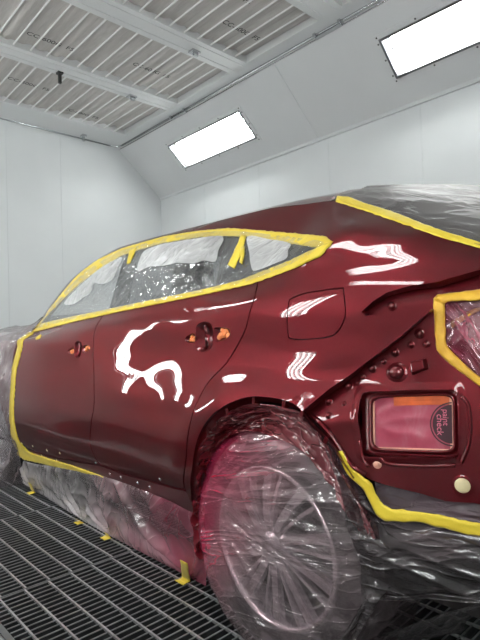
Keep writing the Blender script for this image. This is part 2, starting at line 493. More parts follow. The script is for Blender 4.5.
# printed lettering on the mats
def text(name, body, loc, xdir, ydir, size, mat, parent=None):
    cu = bpy.data.curves.new(name, 'FONT')
    cu.body = body; cu.size = size; cu.align_x = 'CENTER'; cu.align_y = 'CENTER'
    cu.extrude = .0004
    t_ = bpy.data.objects.new(name, cu); COL.objects.link(t_)
    bpy.context.view_layer.update()
    me = bpy.data.meshes.new_from_object(t_.evaluated_get(bpy.context.evaluated_depsgraph_get()))
    bpy.data.objects.remove(t_)
    me.materials.clear(); me.materials.append(mat)
    o = bpy.data.objects.new(name, me); COL.objects.link(o)
    X = Vector(xdir).normalized(); Y = Vector(ydir).normalized(); Z = X.cross(Y).normalized(); Y = Z.cross(X)
    mm = Matrix(((X.x, Y.x, Z.x, loc[0]), (X.y, Y.y, Z.y, loc[1]), (X.z, Y.z, Z.z, loc[2]), (0, 0, 0, 1)))
    if parent:
        o.parent = parent
        o.matrix_parent_inverse = Matrix.Translation(-parent.location)
    o.matrix_basis = mm
    return o
for (x, y) in ((2.05, 4.78), (3.10, 4.62), (3.35, 3.45), (2.2, 5.75), (3.0, 6.1), (2.9, 3.1)):
    text('printed_text', 'CC-600G  F5', (x, y, ZC+.018), (1, 0, 0), (0, -1, 0), .085, M['print'], ce)
# seal trim and latches along the ceiling edge
mb = MB()
for s in (1, -1):
    f = (lambda q: q) if s == 1 else mirx
    mb.tube([(f(XS-.008), YF+.05, ZC-.012), (f(XS-.008), YB-.17, ZC-.012)], .016, 8)
    mb.tube([(f(XS+.025), YF+.05, ZC-.030), (f(XS+.025), YB-.03, ZC-.030)], .006, 6)
mb.tube([(mirx(XS)+.15, YB-.02, ZC-.004), (XS-.15, YB-.02, ZC-.004)], .016, 8)
mb.tube([(XS-.15, YB-.02, ZC-.004), (XS-.06, YB-.05, ZC-.006), (XS-.02, YB-.10, ZC-.01), (XS-.008, YB-.17, ZC-.012)], .016, 8)
mb.build('edge_trim', M['chrome'], ce, smooth=True)
for (y, d) in ((5.26, 0), (2.86, 0)):
    mb = MB()
    mb.box((XS-.045, y-.16, ZC-.035), (XS+.03, y-.13, ZC+.0)); mb.box((XS-.045, y+.13, ZC-.035), (XS+.03, y+.16, ZC+.0))
    mb.box((XS-.02, y-.15, ZC-.045), (XS+.02, y+.15, ZC-.035))
    mb.build('latch', M['chrome'], ce)
mb = MB(); mb.box((3.28, YB-.19, ZC-.03), (3.34, YB-.11, ZC)); mb.box((3.295, YB-.16, ZC-.09), (3.325, YB-.13, ZC-.02)); mb.build('latch', M['chrome'], ce)
for (x, y) in ((3.19, 3.98), (3.21, 5.22)):
    mb = MB(); mb.box((x-.05, y-.04, ZC-.03), (x+.05, y+.04, ZC-.012)); mb.box((x-.015, y-.02, ZC-.06), (x+.035, y+.01, ZC-.03)); mb.build('latch', M['chrome'], ce)
mb = MB(); mb.box((2.30, 5.20, ZC-.03), (2.36, 5.26, ZC-.012)); mb.box((2.315, 5.215, ZC-.13), (2.345, 5.245, ZC-.02)); mb.build('hook', M['screw'], ce)

# lamps set into the slopes
def fixture(P, nrm, t0, t1, y0, y1, label, group, along_y=True, depth=.17):
    """P(t, y, d): a point of the panel. flange, recessed reflector box, four tubes, pane, screws"""
    root = empty('ceiling_light' if along_y else 'wall_light', P((t0+t1)/2, (y0+y1)/2, 0))
    tag(root, label, 'lamp', group)
    def ring(o0, o1, dlo, dhi, mat, name):
        mb = MB()
        for (a0, a1, b0, b1) in ((t0-o1, t0-o0, y0-o1, y1+o1), (t1+o0, t1+o1, y0-o1, y1+o1), (t0-o0, t1+o0, y0-o1, y0-o0), (t0-o0, t1+o0, y1+o0, y1+o1)):
            q = [(a0, b0), (a1, b0), (a1, b1), (a0, b1)]
            mb.hexa([P(a, b, dlo) for a, b in q]+[P(a, b, dhi) for a, b in q])
        return mb.build(name, mat, root)
    ring(.004, .062, .0005, .006, M['slopewhite'], 'flange')
    ring(-.004, .020, .001, .012, M['steel'], 'frame')
    q = ((t0, y0), (t1, y0), (t1, y1), (t0, y1))
    mb = MB()
    c = [P(a, b, -depth) for a, b in q]+[P(a, b, 0) for a, b in q]
    mb.add(c, [(0, 1, 2, 3), (0, 1, 5, 4), (1, 2, 6, 5), (2, 3, 7, 6), (3, 0, 4, 7)])
    mb.build('reflector', M['reflector'], root)
    for k in range(4):
        f = (k+.5)/4
        if along_y:
            t = t0+(t1-t0)*f; A_ = lambda e: P(t, y0+.05+(y1-y0-.1)*e, -depth*.5)
        else:
            y = y0+(y1-y0)*f; A_ = lambda e: P(t0+.05+(t1-t0-.1)*e, y, -depth*.5)
        mb = MB(); mb.tube([A_(0), A_(1)], .016, 10)
        tu = mb.build('tube', M['tube'], root, smooth=True)
        for e, e2 in ((0, -.03), (1, 1.03)):
            mb = MB(); mb.tube([A_(e), A_(e2)], .013, 8)
            mb.build('socket', M['steel'], tu)
    mb = MB()
    mb.add([P(a, b, .006) for a, b in q], [(0, 1, 2, 3)]); mb.build('pane', M['pane'], root)
    for (t, y) in [(t, y0-.03+(y1-y0+.06)*i/4) for i in range(5) for t in (t0-.04, t1+.04)]+[(t, y) for t in (t0+.02, (t0+t1)/2, t1-.02) for y in (y0-.04, y1+.04)]:
        mb = MB(); mb.dome(P(t, y, .006), nrm, .009, .005, 8, 2)
        mb.build('screw', M['screw'], root)
    return root
def slope_lamp(side, y0, y1, label, group):
    n = SNR if side == 1 else Vector((-SNR.x, 0, SNR.z))
    fixture(lambda t, y, d: slope_pt(side, t, y, d), n, LT0, LT1, y0, y1, label, group)
slope_lamp(1, *FY[0], 'smaller-looking tube lamp in the slope panel near the back wall corner', 'lamps in the sloped panel')
slope_lamp(1, *FY[1], 'large bright tube lamp in the slope panel, cut by the photo edge', 'lamps in the sloped panel')
slope_lamp(1, *FY[2], 'tube lamp in the right slope panel behind the viewer', 'lamps out of view on the right')
for y in FY:
    slope_lamp(-1, *y, 'tube lamp in the left slope panel, seen only as a reflection in red paint', 'lamps out of view on the left')
WL = [(4.80, 5.3), (2.15, 2.65), (-.35, .15)]
WZ0, WZ1 = .95, 2.25
for y0, y1 in WL:
    fixture(lambda t, y, d: Vector((XL+d, y, t)), Vector((1, 0, 0)), WZ0, WZ1, y0, y1, 'upright tube lamp on the left wall, seen only as a reflection in red paint', 'upright lamps out of view on the left wall', False, .07)

# floor: steel grating over a dark pit, plain plate beside it
mb = MB(); mb.box((XL, YF, -.62), (XW, YB, -.60)); mb.build('floor_pit', M['pit'], kind='structure')
mb = MB(); mb.box((.385, YF, -.03), (.575, YB, .0)); mb.box((XL, YF, -.03), (XL+.06, YB, 0)); mb.box((XL+.06, YF, -.03), (.385, -1.0, 0)); mb.box((XL+.06, 5.9, -.03), (.385, YB, 0)); mb.box((3.6, YF, -.03), (XW, YB, 0)); mb.box((.575, YF, -.03), (3.6, -1.0, 0)); mb.box((.575, 5.9, -.03), (3.6, YB, 0))
mb.box((.552, -1, -.2), (.575, 5.9, -.03)); mb.build('floor_plate', M['plate'], kind='structure')
mb = MB(); mb.box((.578, -1, -.035), (.5995, 5.9, .002)); mb.build('trim_3', M['steel'], kind='structure')
joints = [-.99, .08, 1.10, 2.125, 3.03, 3.95, 4.92, 5.89]
fg = empty('floor', (2, 2.5, 0)); fg['kind'] = 'structure'
for ji, (ya, yb) in enumerate(zip(joints[:-1], joints[1:])):
    mb = MB()
    n = int(round((yb-ya-.012)/.0335))
    for i in range(n+1):
        y = ya+.006+(yb-ya-.012)*i/n
        mb.box((.604, y-.0022, -.036), (3.59, y+.0022, -.0062)); mb.box((-.636, y-.0022, -.036), (.38, y+.0022, -.0062))  # unseen left strip added so the lower doors reflect dark
    mb.build('grating_bars', M['bar'], fg)
    mb = MB()
    for i in range(n+1):
        y = ya+.006+(yb-ya-.012)*i/n
        mb.box((.604, y-.0024, -.006), (3.59, y+.0024, -.003)); mb.box((-.636, y-.0024, -.006), (.38, y+.0024, -.003))
    mb.build('bar_edges', M['baredge'], fg)
    mb = MB()
    off = (.0, .008, -.005, .004, -.006, .005, 0)[ji]
    x = .660+off-.0967*13
    while x < 3.58:
        if .37 < x < .61: x += .0967; continue
        mb.box((x-.0034, ya+.006, -.010), (x+.0034, yb-.006, -.0015))
        x += .0967
    mb.build('grating_rods', M['rod'], fg)
# ------------------------------------------------------------------ the car's side surface: x as a function of (y, z)
def ray(px, py):
    return RC.T @ np.array([(px-240)/FPX, -(py-320)/FPX, 1.0])
def at_x(px, py, X):
    d = ray(px, py); return (X, d[1]*X/d[0], CAM_Z+d[2]*X/d[0])
def pchip(x, y, lin=True):
    x = np.asarray(x, float); y = np.asarray(y, float)
    h = np.diff(x); d = np.diff(y)/h
    mm = np.zeros(len(x))
    for i in range(1, len(x)-1):
        if d[i-1]*d[i] > 0:
            w1, w2 = 2*h[i]+h[i-1], h[i]+2*h[i-1]
            mm[i] = (w1+w2)/(w1/d[i-1]+w2/d[i])
    mm[0], mm[-1] = d[0], d[-1]
    def f(q):
        q = np.asarray(q, float)
        i = np.clip(np.searchsorted(x, q)-1, 0, len(h)-1)
        t = (q-x[i])/h[i]
        v = ((1+2*t)*(1-t)**2*y[i]+t*(1-t)**2*h[i]*mm[i]+t*t*(3-2*t)*y[i+1]+t*t*(t-1)*h[i]*mm[i+1])
        v = np.where(q < x[0], y[0]+mm[0]*(q-x[0]), v)
        return np.where(q > x[-1], y[-1]+mm[-1]*(q-x[-1]), v)
    return f
HUB = (1.095, .346)
# stations along the car and, per lengthwise curve, height and side position
YS  = [.25, .45, .60, .80, 1.10, 1.50, 2.00, 2.60, 3.20, 3.70, 4.30, 4.75]
CUR = [
 ([.30]*12,                                                    [1.42, 1.25, 1.19, 1.17, 1.165, 1.165, 1.165, 1.165, 1.18, 1.20, 1.30, 1.50]),
 ([.39]*12,                                                    [1.37, 1.19, 1.14, 1.12, 1.118, 1.118, 1.122, 1.126, 1.136, 1.15, 1.25, 1.47]),
 ([.50]*4+[.51, .52, .525, .53, .525, .52, .52, .52],           [1.34, 1.155, 1.105, 1.072, 1.062, 1.068, 1.082, 1.090, 1.101, 1.12, 1.21, 1.43]),
 ([.60]*12,                                                    [1.335, 1.15, 1.10, 1.068, 1.056, 1.067, 1.083, 1.090, 1.099, 1.115, 1.20, 1.41]),
 ([.72]*12,                                                    [1.335, 1.15, 1.10, 1.070, 1.056, 1.086, 1.101, 1.103, 1.106, 1.112, 1.19, 1.40]),
 ([.83]*12,                                                    [1.335, 1.15, 1.105, 1.080, 1.070, 1.104, 1.115, 1.116, 1.118, 1.12, 1.19, 1.40]),
 ([.90]*12,                                                    [1.335, 1.152, 1.112, 1.100, 1.100, 1.115, 1.121, 1.122, 1.124, 1.13, 1.20, 1.40]),
 ([.965]*12,                                                   [1.337, 1.154, 1.115, 1.1055, 1.107, 1.118, 1.125, 1.126, 1.129, 1.145, 1.23, 1.42]),
 ([1.045, 1.05, 1.052, 1.052, 1.052, 1.04, 1.03, 1.005, 1.0, 1.0, .995, .99],  [1.345, 1.160, 1.114, 1.1035, 1.106, 1.122, 1.133, 1.137, 1.145, 1.17, 1.26, 1.45]),
 ([1.06, 1.085, 1.095, 1.098, 1.097, 1.082, 1.062, 1.038, 1.012, 1.01, 1.005, 1.0], [1.36, 1.178, 1.128, 1.115, 1.118, 1.136, 1.143, 1.153, 1.175, 1.19, 1.28, 1.48]),
]
BELT = [(32,332,1.225),(75,322,1.19),(120,312,1.172),(170,302,1.165),(202,295,1.167),(250,285,1.170)]
TOPW = [(35,328,1.25),(55,303,1.27),(77,277,1.30),(97,261,1.325),(122,250,1.34),(150,241,1.345),(200,231,1.345),(230,228,1.335),(260,231,1.32),(292,234,1.295),(329,238,1.262)]
RAIL = [(480,246,1.235),(455,237,1.262),(430,228,1.29),(400,217,1.325),(370,207,1.362),(337,199,1.395),(305,203,1.405),(267,208,1.41),(250,212,1.41),(215,221,1.41),(177,231,1.41),(150,238,1.40),(125,245,1.39),(97,259,1.37),(72,278,1.335),(52,302,1.295),(32,328,1.26)]
def curve_y(tr, extra=()):
    p = sorted([at_x(*q) for q in tr]+list(extra), key=lambda v: v[1])
    y = [v[1] for v in p]
    return pchip(y, [v[2] for v in p]), pchip(y, [v[0] for v in p])
belt_z, belt_x = curve_y(BELT, [(1.160, 1.0, 1.168), (1.150, .80, 1.165), (1.160, .62, 1.150), (1.20, .45, 1.122), (1.38, .25, 1.08), (1.27, 3.7, 1.03), (1.36, 4.3, 1.02), (1.6, 4.75, 1.01)])
rail_z, rail_x = curve_y(RAIL, [(1.30, .38, 1.145), (1.42, .24, 1.095), (1.33, 3.7, 1.065), (1.44, 4.3, 1.045), (1.68, 4.75, 1.03)])
topw_z, topw_x = curve_y(TOPW)
GY = np.arange(.20, 4.80, .01)
GZ = np.arange(.26, 1.60, .005)
def build_table():
    cz = [pchip(YS, c[0]) for c in CUR]; cx = [pchip(YS, c[1]) for c in CUR]
    T = np.zeros((len(GY), len(GZ)))
    for i, y in enumerate(GY):
        zs = [float(f(y)) for f in cz]; xs = [float(f(y)) for f in cx]
        zb, xb = float(belt_z(y)), float(belt_x(y)); zr, xr = float(rail_z(y)), float(rail_x(y))
        zs.append(zb); xs.append(xb)
        def row_of(mode):
            Zs, Xs = list(zs), list(xs)
            if mode:        # haunch below the rear glass
                Zs += [zb+(zr-zb)*.35, zb+(zr-zb)*.62]; Xs += [xb+(xr-xb)*.17, xb+(xr-xb)*.42]
            elif y < 3.1:   # side window
                yw = max(y, .944); zt, xt = float(topw_z(yw)), float(topw_x(yw))
                Zs += [zb+(zt-zb)*.5, zt]; Xs += [xb+(xt-xb)*.44, xt]
            Zs.append(zr); Xs.append(xr)
            Z = [Zs[0]]; X = [Xs[0]]
            for a, b_ in zip(Zs[1:], Xs[1:]):
                if a > Z[-1]+.008: Z.append(a); X.append(b_)
            return pchip(Z, X)(np.minimum(GZ, Z[-1]))+np.maximum(0, GZ-Z[-1])*1.6
        wq = min(1, max(0, (1.12-y)/.22)); wq = wq*wq*(3-2*wq)
        T[i] = (row_of(1)*wq if wq > 0 else 0)+(row_of(0)*(1-wq) if wq < 1 else 0)
    # wheel-arch flare
    yy, zz = np.meshgrid(GY, GZ, indexing='ij')
    r = np.hypot(yy-HUB[0], zz-HUB[1])
    T -= .010*np.exp(-((r-.455)/.05)**2)*np.clip((zz-.40)/.1, 0, 1)
    def blur(A, s, ax):
        n = int(3*s+1); k = np.exp(-.5*(np.arange(-n, n+1)/s)**2); k /= k.sum()
        pad = [(n, n) if a == ax else (0, 0) for a in (0, 1)]
        B = np.pad(A, pad, mode='edge')
        # edge slope kept by reflecting about the end value
        return np.apply_along_axis(lambda v: np.convolve(v, k, 'valid'), ax, B)
    return blur(blur(T, 3.0, 0), 1.7, 1)
TAB = build_table()
#SHAPE0
def net(y0, z0, hy, hz, ny, vals):
    """panel shape bent to steer the lamp reflections: a cubic B-spline net of offsets in tenths of a millimetre"""
    c = np.array(vals, float).reshape(ny, -1)*1e-4
    def b(t):
        t = np.abs(t); return np.where(t < 1, (4-6*t**2+3*t**3)/6, np.where(t < 2, (2-t)**3/6, 0))
    return b((GY[:, None]-(y0+hy*np.arange(c.shape[0])))/hy) @ c @ b((GZ[:, None]-(z0+hz*np.arange(c.shape[1])))/hz).T
TAB += net(1.1200, 0.5450, 0.12, 0.045, 12, [-16,-35,-49,-49,-34,35,37,14,28,42,34,20,-33,-61,-88,-117,-128,-175,-100,39,81,61,42,19,-39,-76,-116,-147,-200,-154,-26,48,10,21,15,13,-42,-83,-121,-169,-201,-315,-151,-47,16,46,18,-23,-48,-91,-129,-153,-151,-143,-126,-14,66,85,28,36,-56,-108,-156,-197,-229,-244,-81,6,76,95,69,-79,-64,-124,-181,-237,-265,-338,-214,-24,16,77,27,19,-64,-123,-180,-232,-277,-296,-253,-97,-2,38,14,-15,-54,-103,-149,-189,-217,-219,-219,-159,-22,32,62,51,-37,-71,-101,-124,-134,-134,-99,-57,-35,9,16,13,-22,-41,-57,-67,-71,-62,-55,-42,-17,-11,0,2,-7,-17,-25,-29,-30,-29,-22,-15,-13,-4,-3,-1])  # offsets added to place the lamp reflections on the paint
TAB += net(0.4200, 0.7640, 0.12, 0.034, 7, [11,16,0,6,14,25,20,19,22,8,18,22,-55,-49,39,26,-1,-12,-1,51,54,47,33,50,59,55,72,36,13,113,15,-232,-275,-147,121,142,54,50,76,112,77,58,67,31,34,46,-13,-42,-418,-139,-138,-191,-133,143,240,212,102,116,109,45,111,7,42,12,31,41,-348,-188,-18,167,120,172,43,48,33,45,61,1,-12,-15,-62,-240,-311,-213,-145,179,-80,156,76,28,81,10,-4,-63,-13,-45,-74,-92,-24,-10,-35,-16,27,142,67,104,97,36,42,14,18,-50,-47,-34,-16,-38,-29,-2,2])
#SHAPE1
TGY, TGZ = np.gradient(TAB, .01, .005)
def look(A, y, z):
    fy = min(max((y-GY[0])/.01, 0), len(GY)-1.001); fz = min(max((z-GZ[0])/.005, 0), len(GZ)-1.001)
    i, j = int(fy), int(fz); a, b_ = fy-i, fz-j
    return (A[i, j]*(1-a)*(1-b_)+A[i+1, j]*a*(1-b_)+A[i, j+1]*(1-a)*b_+A[i+1, j+1]*a*b_)
def S(y, z, off=0.0):
    """a point of the body side, off metres outwards"""
    n = SN(y, z) if off else None
    p = Vector((look(TAB, y, z), y, z))
    return p+n*off if off else p
def SN(y, z):
    return Vector((-1, look(TGY, y, z), look(TGZ, y, z))).normalized()
def U(px, py, off=0.0):
    """where the sight line through a photo point meets the body side: (y, z)"""
    d = ray(px, py); X = 1.12
    lo, hi = .85, 1.75
    def g(X):
        y, z = d[1]*X/d[0], CAM_Z+d[2]*X/d[0]
        return X-(look(TAB, y, z)-off)
    # march to the first crossing from outside
    prev = lo; gp = g(lo)
    n = 90
    for i in range(1, n+1):
        x = lo+(hi-lo)*i/n; gx = g(x)
        if gp < 0 <= gx:
            a, b_ = prev, x
            for _ in range(25):
                c = (a+b_)/2
                if g(c) < 0: a = c
                else: b_ = c
            X = (a+b_)/2; break
        prev, gp = x, gx
    else:
        X = 1.4
    return (d[1]*X/d[0], CAM_Z+d[2]*X/d[0])
def UL(pts, off=0.0): return [U(x, y, off) for x, y in pts]
def resample(pl, step, closed=False):
    pts = [Vector(p) for p in pl]
    if closed: pts = pts+[pts[0]]
    out = [pts[0]]; 
    for a, b_ in zip(pts[:-1], pts[1:]):
        n = max(1, int(round((b_-a).length/step)))
        out += [a.lerp(b_, k/n) for k in range(1, n+1)]
    if closed: out = out[:-1]
    return out
def smooth_pl(pl, n=8, closed=False):
    """Catmull-Rom through 2-D or 3-D points"""
    P = [Vector(p) for p in pl]; out = []
    L_ = len(P)
    rng = range(L_ if closed else L_-1)
    for i in rng:
        p0 = P[(i-1) % L_] if closed or i > 0 else P[0]*2-P[1]
        p1 = P[i]; p2 = P[(i+1) % L_]
        p3 = P[(i+2) % L_] if closed or i+2 < L_ else P[-1]*2-P[-2]
        for k in range(n):
            t = k/n
            out.append(.5*((2*p1)+(p2-p0)*t+(2*p0-5*p1+4*p2-p3)*t*t+(3*p1-p0-3*p2+p3)*t**3))
    if not closed: out.append(P[-1])
    return out
def area(pl): return .5*sum(pl[i][0]*pl[(i+1) % len(pl)][1]-pl[(i+1) % len(pl)][0]*pl[i][1] for i in range(len(pl)))
def inset(pl, d):
    """move a closed outline inwards by d"""
    s = 1 if area(pl) > 0 else -1
    n = len(pl); out = []
    for i in range(n):
        t = (pl[(i+1) % n]-pl[i-1])
        if t.length < 1e-9: out.append(pl[i]); continue
        t.normalize()
        out.append(pl[i]+Vector((-t.y, t.x))*d*s)
    return out
def inside(p, poly):
    c = False; j = len(poly)-1
    for i in range(len(poly)):
        a, b_ = poly[i], poly[j]
        if (a[1] > p[1]) != (b_[1] > p[1]) and p[0] < (b_[0]-a[0])*(p[1]-a[1])/(b_[1]-a[1])+a[0]: c = not c
        j = i
    return c
def cdt(outer, holes, sp):
    loops = [outer]+holes
    vs = [v.copy() for l in loops for v in l]; es = []; o = 0
    for l in loops:
        es += [(o+i, o+(i+1) % len(l)) for i in range(len(l))]; o += len(l)
    B = np.array([(v.x, v.y) for v in vs])
    y0, y1 = min(v.x for v in outer), max(v.x for v in outer); z0, z1 = min(v.y for v in outer), max(v.y for v in outer)
    P = []
    row = 0; z = z0+sp*.5
    O = np.array([(v.x, v.y) for v in outer])
    while z < z1:
        # crossings of the row with the outline give the inside intervals
        y = y0+(row % 2)*sp*.5+sp*.3
        while y < y1:
            P.append((y, z)); y += sp
        z += sp*.87; row += 1
    if P:
        P = np.array(P)
        def ins(poly, P):
            q = np.array([(v.x, v.y) for v in poly]); c = np.zeros(len(P), bool); j = len(q)-1
            for i in range(len(q)):
                a, b_ = q[i], q[j]
                m_ = (a[1] > P[:, 1]) != (b_[1] > P[:, 1])
                if m_.any():
                    xx = (b_[0]-a[0])*(P[:, 1]-a[1])/(b_[1]-a[1]+1e-12)+a[0]
                    c ^= m_ & (P[:, 0] < xx)
                j = i
            return c
        k = ins(outer, P)
        for h in holes: k &= ~ins(h, P)
        P = P[k]
        keep = np.ones(len(P), bool)
        for s0 in range(0, len(P), 4000):
            Q = P[s0:s0+4000]
            dmin = np.full(len(Q), 9.)
            for b0 in range(0, len(B), 400):
                dd = ((Q[:, None, :]-B[None, b0:b0+400, :])**2).sum(2).min(1); dmin = np.minimum(dmin, dd)
            keep[s0:s0+4000] = dmin > (sp*.5)**2
        vs += [Vector((float(a), float(b_))) for a, b_ in P[keep]]
    r = geometry.delaunay_2d_cdt(vs, es, [], 0, 1e-7)
    V, F = r[0], r[2]
    C = np.array([[(V[f[0]].x+V[f[1]].x+V[f[2]].x)/3, (V[f[0]].y+V[f[1]].y+V[f[2]].y)/3] for f in F])
    k = ins(outer, C)
    for h in holes: k &= ~ins(h, C)
    return V, [f for f, q in zip(F, k) if q]
def panel(name, outer, mat, parent, holes=(), off=0.0, sp=.0095, flange=.012, bump=None, custom=True, bstep=.010, mir=False):
    """a sheet of the body side inside an outline in (y, z), with its edges folded inwards"""
    outer = resample(outer, bstep, True); holes = [resample(h, bstep, True) for h in holes]
    V, F = cdt(outer, list(holes), sp)
    vs = []; ns = []
    for v in V:
        n = SN(v.x, v.y); p = S(v.x, v.y)+n*(off+(bump(v.x, v.y) if bump else 0))
        vs.append(p); ns.append(n)
    fs = []
    for f in F:
        a, b_, c = vs[f[0]], vs[f[1]], vs[f[2]]
        nn = (b_-a).cross(c-a)
        fs.append(tuple(f) if nn.dot(ns[f[0]]) > 0 else tuple(reversed(f)))
    if flange:
        for l in [outer]+list(holes):
            k0 = len(vs); nl = len(l)
            for v in l:
                n = SN(v.x, v.y); p = S(v.x, v.y)+n*off
                vs += [p, p-n*flange]; ns += [Vector((0, 0, 0))]*2
            fs += [(k0+2*i, k0+2*((i+1) % nl), k0+2*((i+1) % nl)+1, k0+2*i+1) for i in range(nl)]
    if mir:
        vs = [Vector((mirx(v.x), v.y, v.z)) for v in vs]; fs = [tuple(reversed(f)) for f in fs]; custom = False
    me = mesh_of(name, vs, fs)
    o = link(name, me, mat, parent)
    if custom and not bump:
        me.normals_split_custom_set_from_vertices([tuple(n) for n in ns])
    return o
def ribbon(name, pts, w, mat, parent=None, off=.003, rough=.12, step=.012, th=.0006, seed=0, taper=None, normal=None):
    """a strip of tape stuck along (y, z) points of the body side, with torn wavy edges"""
    P = resample(pts, step); mb = MB(); G = []
    n = len(P)
    for i, p in enumerate(P):
        t = (P[min(i+1, n-1)]-P[max(i-1, 0)]).normalized(); s = Vector((-t.y, t.x))
        ww = (w(i/(n-1)) if callable(w) else w)/2
        a = ww*(1+rough*noise.noise(Vector((i*.35, seed*3.1, 1))))
        b_ = ww*(1+rough*noise.noise(Vector((i*.35, seed*3.1, 9))))
        # local scale: keep the true width across the slope of the surface
        k = 1/math.sqrt(1+(look(TGY, p.x, p.y)*s.x+look(TGZ, p.x, p.y)*s.y)**2)
        row = []
        for q in range(7):
            u = q/6*2-1
            d = s*(u*(a if u < 0 else b_)*k)
            h = off+.0022*(noise.noise(Vector((i*.30+seed, u*1.5, 4)))+.4)
            if q in (0, 6): h = off-.0016
            row.append(S(p.x+d.x, p.y+d.y, h))
        G.append(row)
    mb.grid(G)
    o = mb.build(name, mat, parent, smooth=True)
    md = o.modifiers.new('thick', 'SOLIDIFY'); md.thickness = th
    return o

# ------------------------------------------------------------------ outlines read from the photograph
SEAM_FD = smooth_pl(UL([(104,313),(97,325),(94,335),(93,355),(94,380),(94,405),(91,425),(90,442),(94,455),(100,465)]), 6)
SEAM_RD = smooth_pl(UL([(258,281),(254,300),(247,325),(238,345),(225,365),(208,383),(196,405),(189,430),(186,460),(185,490)]), 6)
FRONT_E = smooth_pl(UL([(33,331),(21,345),(15,368),(13,395),(13,425),(17,446)]), 6)
BOT_FD = smooth_pl(UL([(17,446),(45,455),(75,461),(100,465)]), 6)
BOT_RD = smooth_pl(UL([(100,465),(125,474),(150,481),(172,487),(185,490)]), 6)
DLO_B = smooth_pl(UL([(34,330),(75,319),(120,309),(170,299),(202,292),(250,281),(258,278)]), 6)     # belt, under the tape
DLO_R = smooth_pl(UL([(258,278),(291,267),(322,252),(329,244),(327,239.5)]), 6)
DLO_T = smooth_pl(UL([(327,239.5),(292,236),(262,232.5),(230,231),(200,233),(165,238),(140,246),(122,252),(99,263),(79,278),(57,303),(38,327)]), 6)
ARCH = smooth_pl(UL([(302,412),(296,406),(285,401),(270,398),(252,397),(236,401),(222,408),(210,418),(201,432),(195,450),(192,470),(191,490),(192,506)]), 6)
QEDGE = UL([(432,308),(428,314),(400,338),(365,364),(330,389),(302,412)])
POCKET = UL([(520,258),(482,270),(436,283),(412,286),(387,293),(373,302),(362,312),(366,315),(395,313),(420,311),(432,308)])
RAILY = [y for y in np.linspace(3.33, .30, 76)]
RAIL_YZ = [Vector((y, float(rail_z(y))-.004)) for y in RAILY]
car = empty('car', (XC, 2.4, 0))
tag(car, 'dark red crossover car masked for painting, rear bumper taken off', 'car')

# ---- doors
fd_hole = lambda c, rx, ry, rot=0: [Vector((c[0]+rx*math.cos(t)*math.cos(rot)-ry*math.sin(t)*math.sin(rot), c[1]+rx*math.cos(t)*math.sin(rot)+ry*math.sin(t)*math.cos(rot))) for t in np.linspace(0, 2*math.pi, 28, endpoint=False)]
def stadium(pxs): return [Vector(p) for p in smooth_pl(UL(pxs), 5, True)]
H_RD = stadium([(204,321.5),(211,324),(213,332),(213,343),(210,349),(204,352),(198,350),(195,343),(195.5,333),(197,325)])
H_RDa = stadium([(194.5,333),(187,336),(185.3,339.5),(187,342),(195,342)])
H_RDb = stadium([(214,328.5),(224,327.5),(230,329.5),(229,336),(222,341),(214,341)])
H_FD = stadium([(78,341),(81.3,343),(82.3,349),(80.5,356),(77,358.5),(74.5,356),(74,349),(75,343)])
H_FDa = stadium([(73.3,347),(69,349),(67.4,352),(69,354),(73.6,353.5)])
H_FDb = stadium([(83,346),(87.5,345),(90,346.5),(89,351),(83,352.5)])
fd_out = inset(resample(list(FRONT_E)+list(BOT_FD[1:])+list(reversed(SEAM_FD))[1:]+[DLO_B[i] for i in range(len(DLO_B)-1, -1, -1) if DLO_B[i].x > SEAM_FD[0].x+.01], .02, True), .003)
rd_out = inset(resample(list(SEAM_FD)+list(BOT_RD[1:])+list(reversed(SEAM_RD))[1:]+[DLO_B[i] for i in range(len(DLO_B)-1, -1, -1) if SEAM_RD[0].x+.01 < DLO_B[i].x < SEAM_FD[0].x-.01], .02, True), .003)
fdoor = panel('front_door', fd_out, M['paint'], car, [H_FD, H_FDa, H_FDb])
rdoor = panel('rear_door', rd_out, M['paint'], car, [H_RD, H_RDa, H_RDb])
def cup(name, loop, depth, mat, parent, pw=2.2):
    c = sum((Vector(p) for p in loop), Vector((0, 0)))/len(loop)
    G = []
    for i in range(9):
        u = 1-i/8
        G.append([S(c.x+(p[0]-c.x)*u, c.y+(p[1]-c.y)*u)-SN(c.x, c.y)*(depth*(1-u**pw)) for p in list(loop)+[loop[0]]])
    mb = MB(); mb.grid(G)
    return mb.build(name, mat, parent, smooth=True)
for door, a, l, r in ((rdoor, H_RD, H_RDa, H_RDb), (fdoor, H_FD, H_FDa, H_FDb)):
    cup('handle_cup', a, .028, M['paint'], door)
    for h in (l, r):
        cup('handle_opening', h, .016, M['paint'], door)
        c = sum(h, Vector((0, 0)))/len(h)
        mb = MB()
        ry = max(p.x for p in h)-min(p.x for p in h); rz = max(p.y for p in h)-min(p.y for p in h)
        for k in range(7):
            y = c.x+ry*.30*(random.random()*2-1); z = c.y+rz*.26*(random.random()*2-1)
            mb.dome(S(y, z, -.013), SN(y, z), rz*.22, .011, 9, 3)
        mb.build('orange_foam', M['foam'], door, smooth=True)
    mb = MB()
    cc = sum(a, Vector((0, 0)))/len(a)
    hz = max(p.y for p in a)-min(p.y for p in a)
    mb.tube([S(cc.x+.004, cc.y+hz*.40, -.010), S(cc.x+.004, cc.y+hz*.2, -.012), S(cc.x+.004, cc.y-hz*.2, -.012), S(cc.x+.004, cc.y-hz*.40, -.010)], .006, 8)
    mb.build('handle_bracket', M['paint'], door, smooth=True)

